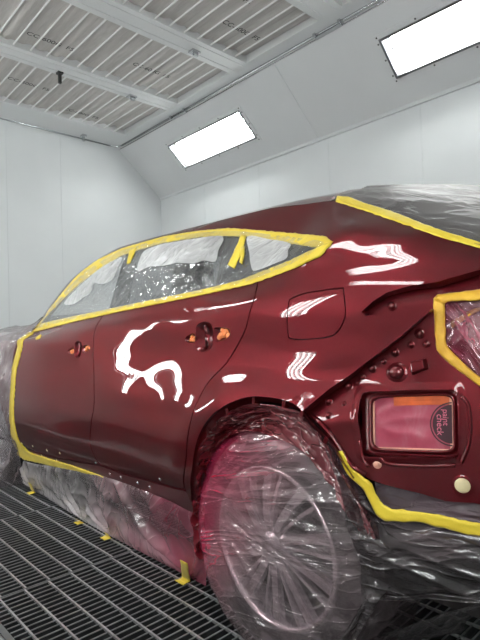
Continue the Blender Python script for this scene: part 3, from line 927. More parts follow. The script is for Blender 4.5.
# ---- the one-piece body side: roof rail, rear pillar and quarter
FUEL = smooth_pl(UL([(289,300.5),(292.5,297.5),(305,292.7),(322,290),(340,287.7),(344,290),(346,312),(343,324),(338,332),(329,337.5),(305,340),(290.5,339),(287.5,333),(287.3,310)]), 5, True)
side_out = ([v for v in RAIL_YZ]+[Vector(v) for v in POCKET]+[Vector(v) for v in QEDGE[1:]]+[v for v in ARCH[1:]]
            + [v for v in reversed(SEAM_RD)]+[v for v in DLO_R]+[v for v in DLO_T[1:]])
side_out = inset(resample(side_out, .02, True), .0018)
side = panel('body_side', side_out, M['paint'], car, [FUEL], flange=.022)
panel('fuel_lid', inset(FUEL, .0035), M['paint'], side, flange=.010)
# near-black sheet added behind the gaps, standing in for their shade
DLO = [v for v in DLO_B]+[v for v in DLO_R[1:]]+[v for v in DLO_T[1:]]
back_out = [v for v in RAIL_YZ]+[Vector(v) for v in POCKET]+[Vector(v) for v in QEDGE[1:]]+[v for v in ARCH[1:]]+[Vector((1.47, .36)), Vector((3.22, .30)), Vector((3.24, 1.0))]
panel('gap_backing', inset(resample(back_out, .02, True), .012), M['dark'], car, [inset(resample(DLO, .02, True), -.006)]+[inset(resample(h, .01, True), -.006) for h in (H_RD, H_FD)], off=-.017, sp=.03, flange=0, custom=False, bstep=.02)
# rocker below the doors
rock = list(reversed([v for v in BOT_FD]+[v for v in BOT_RD[1:]]))
rk = [v+Vector((0, -.006)) for v in reversed(rock)]
rocker = panel('rocker_panel', rk+[Vector((1.47, .30)), Vector((3.22, .275))], M['primer'], car, flange=.01)
clips = [(22,443),(33,446),(47,450),(60,453),(27,452),(42,455),(57,460),(110,474),(121,477),(138,483),(150,487),(160,479),(96,463),(140,493),(163,499)]
for i, (px, py) in enumerate(clips):
    y, z = U(px, py)
    mb = MB(); mb.dome(S(y, z, .001), SN(y, z), .007, .003, 10, 3)
    mb.build('clip_hole', M['plug'] if i in (0, 1, 2, 3, 5, 6) else M['alloy'], rocker, smooth=True)
# ---- glass, pillars
def sub(pxs, n=6): return resample(smooth_pl(UL(pxs), n, True), .02, True)
gl_f = UL([(38,327),(57,303),(79,278),(99,263),(122,252),(128,250),(108,311),(75,319)])
gl_r = UL([(139,246.5),(165,239),(200,233.5),(228,231.5),(214,290),(170,299),(124,308)])
gl_q = UL([(246,232),(262,233),(292,236.5),(326,240),(328,244),(322,252),(291,267),(252,281)])
for nm, g in (('front_window', gl_f), ('rear_window', gl_r), ('quarter_window', gl_q)):
    panel(nm, [Vector(v) for v in g], M['glass'] if nm == 'front_window' else M['privacy'], car, off=-.004, sp=.03, flange=0)
panel('centre_pillar', [Vector(v) for v in UL([(128,250),(140,246.5),(125,308),(108,311)])], M['black'], car, off=-.003, sp=.03, flange=.01)
panel('rear_door_pillar', [Vector(v) for v in UL([(228,231.5),(246,232),(252,281),(214,290)])], M['black'], car, off=-.003, sp=.03, flange=.01)

# ---- roof, screens, bonnet, tail
def cross_loft(name, ys, edge, zc, mat, p=2.2, shift=lambda y: 0, nu=28, parent=None, u0=0, u1=1, lift=0, ymul=lambda u: 1-(abs(2*u-1))**2):
    G = []
    for y in ys:
        x, z = edge(y); zz = zc(y); row = []
        for k in range(nu+1):
            u = u0+(u1-u0)*k/nu; q = abs(2*u-1)
            row.append((x+u*2*(XC-.01-x), y+shift(y)*ymul(u), z+lift+(zz-z)*(1-q**p)))
        G.append(row)
    mb = MB(); mb.grid(G)
    return mb.build(name, mat, parent or car, smooth=True)
edge = lambda y: (float(rail_x(y)), float(rail_z(y))-.004)
roofc = pchip([1.0, 1.2, 1.6, 2.1, 2.6], [1.560, 1.575, 1.585, 1.585, 1.56])
cross_loft('roof', np.linspace(1.03, 2.60, 40), edge, lambda y: float(roofc(y)), M['paint'], shift=lambda y: 0)
cross_loft('headliner', np.linspace(1.06, 2.58, 24), lambda y: (edge(y)[0]+.03, edge(y)[1]-.03), lambda y: float(roofc(y))-.03, M['headliner'])
wsc = pchip([2.6, 2.9, 3.3], [1.56, 1.40, 1.10])
cross_loft('windscreen', np.linspace(2.60, 3.32, 20), edge, lambda y: float(wsc(y)), M['glass'], shift=lambda y: .5*(y-2.6)/.7)
glc = pchip([.26, .40, .60, .80, 1.02], [1.20, 1.32, 1.44, 1.508, 1.552])
cross_loft('rear_glass', np.linspace(.26, 1.02, 30), edge, lambda y: float(glc(y)), M['rearglass'], shift=lambda y: -.06*(1-min(1, (y-.26)/.4)))
bon = pchip([3.32, 3.8, 4.4, 4.75], [1.10, 1.12, 1.06, .98])
cross_loft('bonnet', np.linspace(3.30, 4.75, 20), edge, lambda y: float(bon(y)), M['paint'], shift=lambda y: .5*(1-(y-3.3)/1.45)+.12*(y-3.3)/1.45)
ff = [v+Vector((.006, 0)) for v in FRONT_E]
panel('front_fender', list(reversed(ff))+[Vector((y, float(rail_z(y))-.004)) for y in np.linspace(3.36, 4.74, 24)]+[Vector((4.74, .30)), Vector((4.24, .30))]
      +[Vector((3.80+.40*math.cos(q), .346+.40*math.sin(q))) for q in np.linspace(0, math.pi, 26)]+[Vector((3.40, .30)), Vector((3.22, .29))], M['paint'], car, sp=.03, flange=.02)
G = []
for z in np.linspace(.30, 1.03, 16):
    x = look(TAB, 4.74, z)
    G.append([(x+u*2*(XC-.01-x), 4.74+.14*(1-abs(2*u-1)**2.4)*(1-.25*abs(z-.7)), z) for u in np.linspace(0, 1, 22)])
mb = MB(); mb.grid(G); mb.build('front_bumper', M['paint'], car, smooth=True)
G = []      # tail: from the recessed side sheets round the back, up to the foot of the rear glass
xe, ze = edge(.262); zce = float(glc(.262))
for k in range(19):
    v = k/18; row = []
    for i in range(31):
        u = i/30; q = abs(2*u-1)
        xl = look(TAB, .43, .35+.70*v)+.035; bot = Vector((xl+u*2*(XC-.01-xl), .43-.38*(1-q**2.8), .35))
        top = Vector((xe+u*2*(XC-.01-xe), .262-.06*(1-q**2), ze+(zce-ze)*(1-q**2.2)-.006))
        p = bot.lerp(top, v); w = max(0, min(1, (v-.72)/.28)); w = w*w
        row.append((bot.x*(1-w)+top.x*w, bot.y*(1-w)+top.y*w-.05*math.sin(math.pi*v)*(1-q**2.8), p.z))
    G.append(row)
mb = MB(); mb.grid(G); mb.build('tailgate', M['paint'], car, smooth=True)
mb = MB(); mb.box((1.24, .30, .30), (2.74, 4.70, .34)); mb.build('underbody', M['dark'], car)
# far side, doors and window openings
far_out = [Vector((.27, .32)), Vector((4.72, .32)), Vector((4.72, 1.02))]+[Vector((y, float(rail_z(y))-.004)) for y in np.linspace(4.7, .27, 70)]
panel('far_side', far_out, M['primer'], car, [[v for v in resample([Vector(q) for q in gl_f], .03, True)], [v for v in resample([Vector(q) for q in gl_r], .03, True)], [v for v in resample([Vector(q) for q in gl_q], .03, True)]], sp=.05, flange=.02, bstep=.03, mir=True)
# cabin
mb = MB(); mb.box((1.22, 1.0, .42), (2.76, 3.3, .46)); mb.box((1.26, .95, .46), (2.74, 1.05, 1.10)); mb.box((1.26, 3.15, .46), (2.74, 3.35, 1.02)); mb.box((1.24, .5, .80), (2.74, 1.0, .82))
mb.build('cabin_floor', M['interior'], car)
def seat(x, y, wd, hr=True):
    P = []
    prof = [(0, .52), (0, .66), (.44, .70), (.50, .66), (.50, .52)]
    mb = MB()
    mb.hexa([(x-wd, y-.02, .46), (x+wd, y-.02, .46), (x+wd, y+.50, .46), (x-wd, y+.50, .46), (x-wd, y, .68), (x+wd, y, .68), (x+wd, y+.5, .73), (x-wd, y+.5, .73)])
    mb.hexa([(x-wd, y-.10, .66), (x+wd, y-.10, .66), (x+wd, y+.06, .68), (x-wd, y+.06, .68), (x-wd*.8, y-.27, 1.20), (x+wd*.8, y-.27, 1.20), (x+wd*.8, y-.16, 1.21), (x-wd*.8, y-.16, 1.21)])
    mb.hexa([(x-.12, y-.31, 1.23), (x+.12, y-.31, 1.23), (x+.12, y-.20, 1.23), (x-.12, y-.20, 1.23), (x-.09, y-.34, 1.40), (x+.09, y-.34, 1.40), (x+.09, y-.24, 1.41), (x-.09, y-.24, 1.41)])
    o = mb.build('seat', M['interior'], car)
    md = o.modifiers.new('b', 'BEVEL'); md.width = .03; md.segments = 3
seat(1.62, 2.35, .25); seat(2.36, 2.35, .25); seat(1.60, 1.40, .26); seat(2.36, 1.40, .26)

# ---- recessed panel behind the missing bumper
OFF = -.030
rec_out = [Vector(v) for v in UL([(350,296),(400,278),(440,270),(500,256),(520,300),(530,420),(525,512)], OFF)] + [Vector(v) for v in UL([(500,508),(480,504),(450,502),(424,494),(397,487),(371,479),(356,470),(346,453),(336,436),(324,421),(310,411),(296,403)], OFF)]
V_IN = UL([(371,393),(455,394),(457,452),(373,448)], OFF)
V_OUT = UL([(358,384),(465,386),(468,462),(362,460)], OFF)
V_HOLE = UL([(363,387.5),(461,389),(464.5,458.5),(366,455.5)], OFF)
L_IN = UL([(449,301),(455,297),(500,291),(512,340),(500,392),(457,352),(449,344)], OFF)
def rquad(c, rad, n=5):
    c = [Vector(p) for p in c]; out = []
    for i in range(len(c)):
        a, b_, d = c[i-1], c[i], c[(i+1) % len(c)]
        p = b_+(a-b_).normalized()*rad; q = b_+(d-b_).normalized()*rad
        for k in range(n+1):
            t = k/n; out.append(p*(1-t)**2+b_*2*t*(1-t)+q*t*t)
    return out
vin = rquad(V_HOLE, .014); vout = rquad(V_OUT, .020); lin = rquad(L_IN, .008)
def rec_bump(y, z):
    # shallow pressings: a raised ledge round the vent, a fold along the lower flange
    p = Vector((y, z)); d = min((p-q).length for q in VO_S)
    s = -1 if inside(p, vout) else 1
    return .0045*(1-min(1, max(0, (s*d+.002)/.008))) 
VO_S = resample(vout, .006, True)
rec = panel('rear_body_panel', rec_out, M['paint'], car, [vin, lin], off=OFF, sp=.0085, flange=.012, bump=rec_bump, bstep=.008)
# vent: sunk frame, and the film pouch across it
def patch(q, n_in, off):      # bilinear patch frame from four (y, z) corners TL TR BR BL
    C = [S(p[0], p[1], off) for p in q]
    nrm = ((C[1]-C[0]).cross(C[3]-C[0])).normalized()
    if nrm.x > 0: nrm = -nrm
    def f(u, v, d=0):
        return (C[0]*(1-u)*(1-v)+C[1]*u*(1-v)+C[2]*u*v+C[3]*(1-u)*v)+nrm*d
    return f, nrm
VF, VN = patch(V_IN, None, OFF)
mb = MB()
rim = []
for d, e in ((.003, -.0262), (-.004, -.0242), (-.016, -.0232), (-.018, -.012), (-.006, -.008), (-.004, -.004), (-.008, .0), (-.016, .002)):
    ring = []
    for i in range(96):
        t = i/96*2*math.pi
        cu, su = math.cos(t), math.sin(t)
        k = 1/max(abs(cu)**9+abs(su)**9, 1e-9)**(1/9)
        u, v = .5+cu*k*(.5-e*4), .5+su*k*(.5-e*5)
        ring.append(VF(u, v, d))
    ring.append(ring[0]); rim.append(ring)
mb.grid(rim)
mb.build('vent_frame', M['paint'], rec, smooth=True)
# bolts, studs and plugs
def stud(px, py, r, h, name, mat, stretch=1.0, parent=rec):
    y, z = U(px, py, OFF)
    mb = MB()
    mb.dome(S(y, z, OFF+.0005), SN(y, z), r*1.35, h*.35, 20, 3, stretch)
    mb.dome(S(y, z, OFF+.002), SN(y, z), r, h, 20, 5, stretch)
    return mb.build(name, mat, parent, smooth=True)
for px, py, r, h, st in ((397,370.5,.019,.014,1.15),(396,352,.0085,.007,1),(372.5,367.5,.0095,.008,1),(350,381.5,.0095,.008,1),(358,379,.006,.004,1),(363,374,.007,.004,1),(330,396.5,.0095,.009,1),(345,398,.006,.004,1),(329,410.5,.0075,.007,1),(421,334,.010,.008,1),(428,344,.007,.006,1),(412,345,.007,.004,1),(393,305,.010,.009,1),(384,361,.006,.004,1)):
    stud(px, py, r, h, 'stud', M['paint'], st)
y, z = U(420, 366, OFF); n = SN(y, z)
mb = MB()
a = [U(411,360,OFF), U(428,357,OFF), U(431,368,OFF), U(413,374,OFF)]
mb.hexa([S(*p, OFF-.002) for p in a]+[S(p[0]+(y-p[0])*.25, p[1]+(z-p[1])*.25, OFF+.016) for p in a]); o = mb.build('bracket', M['paint'], rec)
md = o.modifiers.new('b', 'BEVEL'); md.width = .003; md.segments = 3
stud(467.5, 486, .0235, .0015, 'plug_seat', M['paint'])
stud(467.5, 486, .0175, .005, 'grommet_plug', M['plug'])
stud(380, 463.5, .0085, .003, 'grommet_plug', M['pouchpale'])
for pp in ([(466,396),(473,405),(475.5,425),(474,445),(466,464)], [(383,457),(392,464),(425,466.5),(460,466)], [(362,440),(366,458),(371,466)]):
    mb = MB(); mb.tube([S(*U(px, py, OFF), OFF+.001) for px, py in smooth_pl([Vector(q) for q in pp], 5)], .0045, 8); mb.build('flange_rib', M['paint'], rec, smooth=True)
mb = MB()   # rail along the arch side of the panel
mb.tube([S(*U(px, py, OFF), OFF+.004) for px, py in ((312,410),(322,422),(333,436),(344,452),(354,467),(368,474))], .007, 8); mb.build('flange_rib', M['paint'], rec, smooth=True)
# lamp opening pocket
G = []
Lc = sum(lin, Vector((0, 0)))/len(lin)
for i in range(7):
    u = 1-.55*(i/6); dpt = [.0, .03, .06, .085, .10, .108, .11][i]
    G.append([S(Lc.x+(p.x-Lc.x)*u, Lc.y+(p.y-Lc.y)*u)-SN(Lc.x, Lc.y)*(.030+dpt) for p in lin+[lin[0]]])
mb = MB(); mb.grid(G); mb.add(G[-1][:-1], [tuple(range(len(lin)))]); mb.build('lamp_pocket', M['paint'], rec, smooth=True)
# pocket above the quarter edge closes with the recessed sheet; lower dark bumper carrier
G = []
for i in range(12):
    y = 1.0-.75*i/11
    G.append([(look(TAB, y, .5)+.07+dx, y, z) for dx, z in ((0, .66-.0), (.0, .55), (.05, .35), (.2, .30))])
mb = MB(); mb.grid(G); mb.build('bumper_carrier', M['black'], car, smooth=True)

# ---- wheel arch: folded lip, liner
def ac(t, r): return (HUB[0]+r*math.cos(t), HUB[1]+r*math.sin(t))
G = []
AR = [v for v in ARCH]+[Vector((1.47, .33))]
AR2 = [Vector(v) for v in UL([(302,412),(314,420),(326,432),(338,447),(347,463),(356,477)], -.02)]
AF = list(reversed(AR2))[:-1]+AR
AF = resample(AF, .012)
def lipx(p, dx, dr):
    c = Vector(HUB); d = (p-c).normalized(); q = p-d*dr
    b_ = look(TAB, p.x, p.y)
    return (b_+dx, q.x, q.y)
for dx, dr in ((.006, 0), (.016, .002), (.020, .016), (.034, .018), (.06, .012), (.12, -.01), (.42, -.02)):
    G.append([lipx(p, dx, dr) for p in AF])
mb = MB(); mb.grid(G[:4]); mb.build('arch_lip', M['paint'], car, smooth=True)
mb = MB(); mb.grid(G[3:]); mb.build('arch_liner', M['liner'], car, smooth=True)
for i in range(10, len(AF)-8, 11):
    p = AF[i]; mb = MB()
    q = Vector(lipx(p, .026, .013)); d = (p-Vector(HUB)).normalized(); D = Vector((0, d.x, d.y)); T = Vector((0, -d.y, d.x))
    mb.hexa([q+T*s*.006+D*r+Vector((a, 0, 0)) for a in (.012, -.010) for s, r in ((-1, -.012), (1, -.012), (1, .012), (-1, .012))])
    mb.build('liner_clip', M['paint'], car)

# ---- wheels
def wheel(y, x, sgn):
    wr = empty('wheel', (x, y, HUB[1]))
    wr.parent = car; wr.matrix_parent_inverse = Matrix.Translation(-car.location)
    c = (x, y, HUB[1]); ax = (-sgn, 0, 0)
    def part(name, mb, mat, smooth=True):
        o = link(name, mesh_of(name, mb.v, mb.f), mat, None, smooth)
        o.parent = wr; o.matrix_parent_inverse = Matrix.Translation(-Vector(c))
        bm = bmesh.new(); bm.from_mesh(o.data); bmesh.ops.recalc_face_normals(bm, faces=bm.faces); bm.to_mesh(o.data); bm.free()
        return o
    mb = MB(); mb.lathe([(.236, -.20), (.30, -.215), (.335, -.20), (.345, -.18), (.346, -.04), (.338, -.015), (.318, .004), (.285, .012), (.255, .008), (.240, -.004), (.236, -.02)], c, ax, 64); part('tyre', mb, M['rubber'])
    mb = MB(); mb.lathe([(.244, -.002), (.240, .004), (.232, .004), (.226, -.006), (.222, -.03), (.205, -.06), (.20, -.16), (.236, -.2)], c, ax, 64); part('rim', mb, M['alloy'])
    mb = MB(); mb.lathe([(.0, -.075), (.20, -.075)], c, ax, 40); part('brake_shroud', mb, M['dark'])
    A = Vector(ax); Z = Vector((0, 0, 1)); Y = A.cross(Z)
    C = Vector(c)
    for k in range(10):
        mb = MB()
        for s, w0, w1, sk in ((0, .020, .010, .16), (.27, .007, .004, .12)):
            q = 2*math.pi*k/10+s+.12
            def pt(r, da, d):
                t = q+da; return C+(Y*math.cos(t)+Z*math.sin(t))*r+A*d
            rows = []
            for r, d, wd in ((.045, .002, w0*.8), (.10, .006, w0*.9), (.17, .002, w0), (.226, -.006, w0*1.15)):
                da = sk*(r-.045)/.18
                rows.append([pt(r, da-wd/r*.8, d-.02), pt(r, da-wd/r*.7, d), pt(r, da+wd/r*.7, d), pt(r, da+wd/r*.8, d-.02)])
            mb.grid(rows)
        part('spoke', mb, M['alloy'], False)
    mb = MB(); mb.lathe([(.0, .008), (.028, .008), (.034, .003), (.06, -.002), (.066, -.02), (.066, -.07)], c, ax, 32); part('hub', mb, M['alloy'])
wheel(HUB[0], 1.122, 1); wheel(3.80, 1.20, 1); wheel(HUB[0], mirx(1.122), -1); wheel(3.80, mirx(1.20), -1)

# ------------------------------------------------------------------ masking tape
def nz(*a): return noise.noise(Vector(a))
def band(name, ea, eb, mat, label, off=.004, nw=6, step=.012, tear=.10, seed=0, base=0.0, cat='tape', group='yellow masking tape runs', parent=None, closed=False):
    """tape between two edges given as (y, z) lines of equal meaning"""
    A = [Vector(p) for p in ea]; B_ = [Vector(p) for p in eb]
    n = max(4, int(sum((A[i+1]-A[i]).length for i in range(len(A)-1))/step))
    def even(P):
        L_ = [0]
        for i in range(len(P)-1): L_.append(L_[-1]+(P[i+1]-P[i]).length)
        out = []
        for k in range(n+1):
            s = L_[-1]*k/n; i = 0
            while i < len(L_)-2 and L_[i+1] < s: i += 1
            out.append(P[i].lerp(P[i+1], (s-L_[i])/max(1e-9, L_[i+1]-L_[i])))
        return out
    A, B_ = even(A), even(B_)
    G = []
    for i, (a, b_) in enumerate(zip(A, B_)):
        ta = tear*nz(i*.55, seed, 1); tb = 1+tear*nz(i*.55, seed, 7)
        row = []
        for q in range(nw+1):
            u = ta+(tb-ta)*q/nw
            p = a.lerp(b_, u)
            h = off+.0022*(nz(i*.33, u*2+seed, 3)+.3)+.0012*nz(i*1.1, u*5, seed)
            if q in (0, nw): h = off-.002
            row.append(S(p.x, p.y, base+h))
        G.append(row)
    mb = MB(); mb.grid(G)
    o = mb.build(name, mat, parent, smooth=True)
    md = o.modifiers.new('thick', 'SOLIDIFY'); md.thickness = .0006
    if not parent: tag(o, label, cat, group)
    return o
def join(os_, name):
    """one tape run laid in several lengths: their meshes into one"""
    mb = MB()
    for o in os_:
        mb.add([v.co for v in o.data.vertices], [tuple(p.vertices) for p in o.data.polygons])
    o = mb.build(name, os_[0].data.materials[0], smooth=True)
    md = o.modifiers.new('thick', 'SOLIDIFY'); md.thickness = .0006
    for k in ('label', 'category', 'group'):
        if k in os_[0]: o[k] = os_[0][k]
    for q in os_: bpy.data.objects.remove(q)
    return o
W_BO = UL([(31,333),(75,322),(120,312),(150,306),(202,295.5),(250,285),(292,270),(322,256),(331,246),(333,242)])
W_BI = UL([(41,324),(75,316),(105,310),(150,300.5),(200,290.5),(240,280.5),(260,272.5),(287,262),(308,252),(317,248.5)])
W_TO = UL([(33,330),(55,302.5),(77,276),(97,260.5),(122,248.5),(150,240.5),(165,236.3),(200,230.8),(230,228.3),(260,230.5),(292,233.3),(326,236.5),(333,242)])
W_TI = UL([(41,324),(56,307),(80,284),(102,267.5),(122,256),(150,247),(165,243),(200,237.5),(220,236.3),(245,237),(290,244),(312,247.3),(317,248.5)])
join([band('a', W_BO, W_BI, M['tape'], 'long yellow masking tape loop framing all the side windows of the car', seed=1),
      band('b', W_TO, W_TI, M['tape'], '', seed=2)], 'masking_tape')
join([band('a', UL([(242,236),(238,246),(233,257),(229,266)]), UL([(247,237),(245,247),(241,258),(236,270)]), M['tape'], 'short forked yellow tape strip hanging slantwise over the rear door pillar', off=.009, seed=4),
      band('b', UL([(242,250),(242,258),(241,264)]), UL([(246.5,248),(246,257),(244,266)]), M['tape'], '', off=.011, seed=5)], 'masking_tape')
band('masking_tape', UL([(131,251),(129,257),(128,265)]), UL([(138,249),(134,257),(131,264)]), M['tape'], 'small yellow tape patch at the top of the front window beside the pillar', off=.009, seed=6, tear=.25)
band('masking_tape', UL([(36,338),(38,336.5),(41,334.5)]), UL([(36.5,340),(39.5,339),(42,335.5)]), M['tape'], 'tiny yellow tape scrap on the front door below the window corner', seed=7, tear=.35, step=.006)
join([band('a', UL([(28,332),(18,346),(12,368),(10,395),(10.5,425),(14,445),(20,458)]), UL([(34,333),(23,347),(17,369),(15,395),(15.5,425),(20,442),(29,451)]), M['tape'], 'yellow tape down the front edge of the front door, turning along the sill', seed=8),
      band('b', UL([(15,453),(25,460),(45,464.5),(75,470.5),(108,479)]), UL([(22,447),(33,453),(52,459),(77,466.5),(106,477)]), M['tape'], '', seed=9)], 'masking_tape')
band('masking_tape', UL([(336,202.5),(345,205),(357.5,209),(384,218),(413,228),(442,238.5),(480,249),(512,259)]), UL([(338,196.5),(349,197),(363,203),(380,208),(398,214),(425,225),(448,233),(480,243),(512,253)]), M['tape'], 'yellow tape slanting down the edge of the rear glass', seed=10)
lo = UL([(437,294),(442,289.5),(460,286.5),(482,284),(520,278),(538,340),(515,400),(482,384),(462,370),(445,357),(438,349),(437,294)], OFF)
li = UL([(448.5,301),(454,297),(464,296.5),(482,295.5),(510,291),(524,340),(502,388),(482,374),(468,363),(456,352),(449,344),(448.5,301)], OFF)
band('masking_tape', lo, li, M['tapeorange'], 'orange yellow tape frame round the tail lamp opening', base=OFF, seed=11)
band('masking_tape', UL([(452,321),(466,313),(482,303),(500,293)], OFF), UL([(453,328),(468,319),(482,310),(500,301)], OFF), M['tapeorange'], 'slanting yellow tape strip inside the tail lamp opening', base=OFF, off=-.022, seed=12)
ta = UL([(338,451),(349,474),(364,487),(372,500),(378,514),(387,521),(424,522),(450,529),(472,535),(500,541)], OFF)
tb = UL([(345,450),(358,471),(374,481),(379,491),(383,501),(395,508),(433,513),(455,517),(477,522),(500,527)], OFF)
bt = band('masking_tape', ta, tb, M['tape'], 'yellow tape along the lower edge of the bare rear body panel', base=OFF, off=.010, seed=13, tear=.14)
bt.data.materials.append(M['tapered'])
for p in bt.data.polygons:
    if p.center.y > .845-.03*nz(p.center.z*60, 1, 1): p.material_index = 1

# ------------------------------------------------------------------ films
def sheet(name, P, nu, nv, mat, label, group='clear masking films', wr=None, sub=0):
    G = [[P(i/nu, j/nv) for j in range(nv+1)] for i in range(nu+1)]
    mb = MB(); mb.grid(G)
    o = mb.build(name, mat, smooth=True)
    tag(o, label, 'film', group)
    return o
def ridged(x, y, z=0): return 1-2*abs(noise.noise(Vector((x, y, z))))
# over the side windows
wf = [Vector(p).lerp(Vector(q), .45) for p, q in zip(smooth_pl(W_BO, 4), smooth_pl(W_BI, 4))]+[Vector(p).lerp(Vector(q), .45) for p, q in zip(reversed(smooth_pl(W_TO, 4)), reversed(smooth_pl(W_TI, 4)))][1:-1]
o = panel('masking_film', wf, M['film_window'], None, off=.0035, sp=.011, flange=0, bump=lambda y, z: .0035*ridged(y*9+z*9, z*22-y*8, 2)+.002*nz(y*40, z*30, 1), bstep=.012)
tag(o, 'clear crinkled film stretched over the side windows', 'film', 'clear masking films')
for fi, pts in enumerate(([(143,256),(150,250),(165,245),(200,239.5),(224,238),(220,252),(217,263),(205,262),(196,265),(178,264),(165,267),(150,268),(139,272)],
        [(249,238),(270,241),(292,245.5),(290,252),(289,260),(275,266),(262,271),(254,271),(251,255)],
        [(66,303),(84,284),(102,269),(123,258),(119,270),(113,281),(103,285),(96,284),(92,293),(84,299),(74,305)])):
    g = smooth_pl(UL(pts), 4, True)
    panel('pale_film', g, M['pale_film'], o, off=.0085, sp=.012, flange=0, bump=lambda y, z: .002*ridged(y*12+z*9, z*20-y*8, 5), bstep=.012)  # pale patches added over parts of the window film
# over the rear glass
def rgp(u, v):
    y = .24+.80*u; x, z = edge(y); zz = float(glc(y)); s = v; q = abs(2*s-1)
    k = 1-q**2.2
    d = .006+.005*ridged(s*18+u*4, u*2.5, 5)*min(1, 4*k)+.006*nz(s*7, u*2, 2)*k
    return (x+s*2*(XC-.01-x), y-.06*(1-min(1, (y-.26)/.4))*(1-q**2), z+(zz-z)*k+d)
sheet('masking_film', rgp, 46, 90, M['film_rear'], 'smoky film gathered in folds over the rear glass')
# front end of the car
def fr_bot(y): return 1.27-.14*min(1, max(0, (y-3.40)/.06))
fe_ = pchip(*zip(*sorted([(p.y, p.x) for p in FRONT_E[::3]])))
def ffp(u, v):
    zg = 1.03 if v < .22 else (1.03-.68*(v-.22)/.52 if v < .74 else .35)
    y0_ = float(fe_(min(1.03, max(.40, zg))))+.014
    y = y0_+(4.735-y0_)*u
    zr, xr = float(rail_z(y)), float(rail_x(y))
    w_ = .022*(ridged(y*3.2+v*5, v*6, 3))+.014*nz(y*7, v*11, 4)
    e = min(1, u*9)
    lean = .012+.035*math.sin(min(1, v*1.1)*math.pi)*e+max(0, w_)*e
    if v < .22:
        t = v/.22; x = xr+.55*(1-t); z = zr+.05*(1-t)+.012+.012*nz(y*6, t*4, 1)*e
        return (x-.004, y, z+.006)
    if v < .74:
        t = (v-.22)/.52; z = zr+(.36-zr)*t
        p = S(y, z); n = SN(y, z); p = p+n*lean; return p
    t = (v-.74)/.26; z = .36*(1-t)+.004
    p = S(y, .36); n = SN(y, .36); p = p+n*lean*(1-t)
    xb = fr_bot(y); yb = y+.22*t*(1-u)
    return (p.x+(xb-p.x)*t**.8-.03*math.sin(t*math.pi)*e+.010*ridged(y*9, t*2, 2)*e, yb, z)
sheet('masking_film', ffp, 70, 70, M['film_front'], 'whitish film wrapped over the front wing ahead of the taped door edge')
# skirt from the sill to the floor
TOPS = UL([(12,455),(25,461),(60,468),(105,477),(131,485.5),(165,499),(197,515)])
ty = pchip(*zip(*sorted([(p[0], p[1]) for p in TOPS])))
TABS = [(3.43, 1.286), (2.634, 1.254), (2.338, 1.253), (1.685, 1.264)]
def skp(u, v):
    yt = 3.35+(1.42-3.35)*u; yb = 3.62+(1.60-3.62)*u
    zt = float(ty(yt)); pt = S(yt, zt, .005)
    xb = float(np.interp(yb, [1.685, 2.338, 2.634, 3.43], [1.264, 1.253, 1.254, 1.286]))
    y = yt+(yb-yt)*v; z = zt*(1-v)+.003
    x = pt.x+(xb-pt.x)*v**1.15
    d = 0; lift = 0
    e = math.sin(math.pi*min(1, v*1.02))**.6 if 0 < v < .98 else 0
    for k, (ty_, tx_) in enumerate(TABS):
        dy = y-ty_; r = math.hypot(dy, z); a = math.atan2(dy, z+.004)
        f = math.exp(-r/.22)*min(1, r/.03)
        d += .022*f*(1-2*abs(math.sin(a*4.2+k)))+.010*f*math.sin(a*15+2*k)
    d += .016*ridged(y*4+z*6, z*5-y*2, 6)+.006*nz(y*16, z*9, 2)
    # the big diagonal folds running down to the rearmost tab
    for (ya, w_, h_) in ((2.05, .035, .035), (1.80, .03, .024)):
        s = (z)/max(.05, zt); yl = 1.685+(ya-1.685)*s
        d += h_*math.exp(-((y-yl)/w_)**2)*min(1, s*3)
    return (x-d*e, y, z)
sheet('masking_film', skp, 200, 40, M['film_skirt'], 'film skirt with pink overspray hanging from the sill to the floor')
# over the rear wheel
prof = pchip([0, .06, .12, .22, .27, .30, .33, .352, .366, .375, .380], [1.100, 1.102, 1.107, 1.108, 1.104, 1.103, 1.110, 1.128, 1.16, 1.22, 1.33])
def whp(u, v):
    t = 2*math.pi*v; r = .001+.379*u
    y, z = HUB[0]+r*math.cos(t), HUB[1]+r*math.sin(t)
    fd = math.atan2(z-.44, 1.42-y); fr_ = math.hypot(z-.44, 1.42-y)
    ww = .010*ridged(fd*5.5, fr_*1.6, 7)*min(1, fr_*3)+.006*ridged(fd*15, fr_*2.5, 2)*min(1, fr_*2)+.003*nz(y*9, z*38, 3)+.003*ridged(t*7, r*4, 3)*u
    if r > .34:      # gathered slack at the tread
        k = (r-.34)/.04; y += (.012+.02*nz(t*5, 0, 2))*k*math.cos(t); z += .012*k*math.sin(t)
    return (float(prof(r))-max(-.004, ww)*(1 if r < .35 else .6)-.004, y, max(.003, z))
sheet('masking_film', whp, 60, 150, M['film_wheel'], 'crinkled pink-stained film stretched over the rear wheel')
